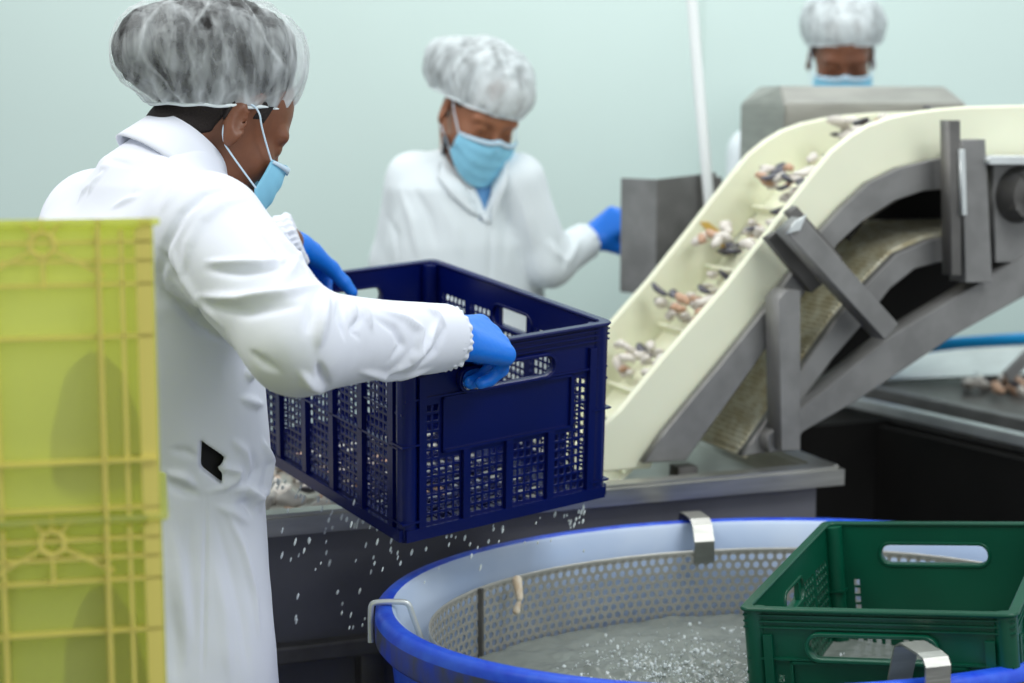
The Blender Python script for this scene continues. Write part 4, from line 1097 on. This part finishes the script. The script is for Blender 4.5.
p1, tor1, loc1, coat1 = person('person in white coat seen from behind, lifting the dark blue crate with blue gloved hands', root1, y1, sec1, H1, head_rot(30, 36), NK1,
    SR1, ER1, WR1, SL1, EL1, WL1, (.079, .063, .044), 'skin_dark', 'coat', S1, .0028, .0036, (h1, h2), net1, carve=carve1, collar=(np.array(at(185, 158, 2.35)), nv(loc0(.66, 0, .74)), .030))
def under(P): return np.maximum(np.maximum(tor1(P, -.016), .84 - P[:, 2]), P[:, 2] - 1.22)
sdf_obj('undershirt', under, (root1[0] - .26, root1[1] - .26, .82), (root1[0] + .26, root1[1] + .26, 1.25), .007, 'black_cloth', p1)

# ---- second worker behind the trough
root2 = (-.10, 3.66); y2 = math.radians(-72)
SR2 = at(415, 180, 3.66); ER2 = at(396, 262, 3.70); WR2 = at(440, 312, 3.52); SL2 = at(516, 182, 3.60); EL2 = at(548, 262, 3.62); WL2 = at(582, 243, 3.70)
sec2 = [(.45, -.02, 0, .16, .22), (.9, -.02, 0, .14, .19), (1.05, -.01, 0, .125, .175), (1.2, 0, 0, .125, .17), (1.32, .01, 0, .105, .15), (1.375, .01, 0, .07, .10), (1.39, .01, 0, .05, .06)]
def vneck2(P, d, tor, loc, Rz_):
    q = (P - loc(0, 0, 0).astype(np.float32)) @ Rz_.astype(np.float32)
    vz = 1.247; w_ = (q[:, 2] - vz) * .42
    v = np.maximum(np.abs(q[:, 1] + .0) - w_, -q[:, 0] + .02)
    return np.maximum(d, -np.maximum(v, -(tor(P) + .022)))
S2 = [([(400, 190), (412, 220), (420, 260)], .007, .012), ([(412, 186), (428, 215), (438, 250)], -.006, .012), ([(440, 200), (455, 230), (460, 260)], .005, .012), ([(545, 240), (556, 252), (570, 262)], .006, .010),
      ([(520, 190), (528, 220), (534, 250)], .006, .012), ([(508, 190), (506, 230), (504, 265)], -.004, .012), ([(580, 236), (574, 252), (566, 266)], .006, .010), ([(556, 238), (564, 256), (562, 272)], -.006, .010), ([(386, 215), (396, 235), (398, 258)], -.006, .010), ([(491, 222), (490, 260), (490, 290)], -.004, .006)]
g2 = dict(Wp=np.array(at(589, 240, 3.715)), Fd=(.66, .1, .42), N=(.0, -.8, .5), curls=((.9, .9, .5),) * 4, sc=1.)
g2r = dict(Wp=np.array(at(442, 318, 3.50)), Fd=(.3, -.6, -.6), N=(.0, -.3, .9), curls=((.4, .6, .4),) * 4, sc=1.)
net2 = dict(rot=head_rot(-62, 22, -12), c=(-.012, 0, .070), r=(.122, .102, .088), cut=-.044, slope=.08, lumps=[((-.045, -.070, .004), (.064, .055, .058))], front=.3, gap=.008)
p2, tor2, loc2, coat2 = person('person in open white coat over blue shirt, looking down behind the steel trough', root2, y2, sec2, np.array(at(477, 114, 3.60)), head_rot(-62, 32, -10), at(468, 170, 3.68),
    SR2, ER2, WR2, SL2, EL2, WL2, (.062, .052, .040), 'skin_mid', 'coat2', S2, .003, .006, (g2r, g2), net2, vneck=vneck2, detail=False, netm='net_dense')
def shirt(P): return np.maximum(np.maximum(tor2(P, -.014), 1.05 - P[:, 2]), -(np.linalg.norm(P - (np.array(at(468, 170, 3.68)) + np.array([0, 0, .09])).astype(np.float32), axis=1) - .058))
sdf_obj('shirt', shirt, (root2[0] - .25, root2[1] - .25, 1.0), (root2[0] + .25, root2[1] + .25, 1.42), .006, 'shirt', p2)
def lapel(parent, coat_obj, poly, m_, name='lapel', t=.006):
    me = coat_obj.data; M2 = np.array(parent.matrix_basis)
    V = np.array([v.co[:] for v in me.vertices]) @ M2[:3, :3].T + M2[:3, 3]; Q = [tuple(p.vertices) for p in me.polygons]
    bvh = BVHTree.FromPolygons([tuple(v) for v in V], Q)
    bm = bmesh.new(); vs = [bm.verts.new((x, y, 0)) for x, y in poly]; bm.faces.new(vs); bmesh.ops.triangulate(bm, faces=bm.faces[:])
    bmesh.ops.subdivide_edges(bm, edges=bm.edges[:], cuts=5, use_grid_fill=True)
    last = 3.5
    for v in bm.verts:
        d = ray(v.co.x, v.co.y).normalized(); h = bvh.ray_cast(Vector((0, 0, CAMZ)), d)
        p = h[0] if h[0] is not None else Vector((0, 0, CAMZ)) + d * last
        if h[0] is not None: last = (h[0] - Vector((0, 0, CAMZ))).length
        v.co = parent.matrix_basis.inverted() @ (p - d * t)
    me = bpy.data.meshes.new(name); bm.to_mesh(me); bm.free(); o = frommesh(name, me, m_, parent, True)
    s = o.modifiers.new('s', 'SOLIDIFY'); s.thickness = .004; return o
lapel(p2, coat2, [(443, 133), (455, 143), (466, 172), (480, 200), (490, 224), (470, 212), (452, 196), (438, 178), (447, 172)], 'coat2')
lapel(p2, coat2, [(497, 150), (508, 160), (508, 182), (500, 205), (491, 224), (492, 200), (494, 172)], 'coat2')

# ---- third worker behind the housing, only the head shows
root3 = (.80, 4.42); y3 = math.radians(-100)
sec3 = [(.5, -.02, 0, .16, .22), (1.0, -.02, 0, .14, .19), (1.2, 0, 0, .125, .18), (1.35, .0, 0, .12, .18), (1.42, .01, 0, .09, .13), (1.45, .01, 0, .05, .06)]
net3 = dict(rot=head_rot(-94, 10), c=(-.010, 0, .085), r=(.118, .108, .085), cut=-.052, slope=.12, lumps=[], front=.3)
p3, *_ = person('person in hairnet and mask looking down behind the chamfered steel housing', root3, y3, sec3, np.array(at(841, 58, 4.34)), head_rot(-94, 28), (.80, 4.42, 1.43),
    (.62, 4.42, 1.37), (.60, 4.36, 1.15), (.66, 4.22, 1.02), (.98, 4.42, 1.37), (1.02, 4.36, 1.15), (.95, 4.22, 1.02), (.065, .055, .040), 'skin_dark', 'coat2', (), .003, .007,
    (dict(Wp=(.66, 4.21, 1.02), Fd=(.2, -.8, -.2), N=(0, -.1, .9)), dict(Wp=(.95, 4.21, 1.02), Fd=(-.2, -.8, -.2), N=(0, -.1, .9))), net3, detail=False, netm='net_dense')
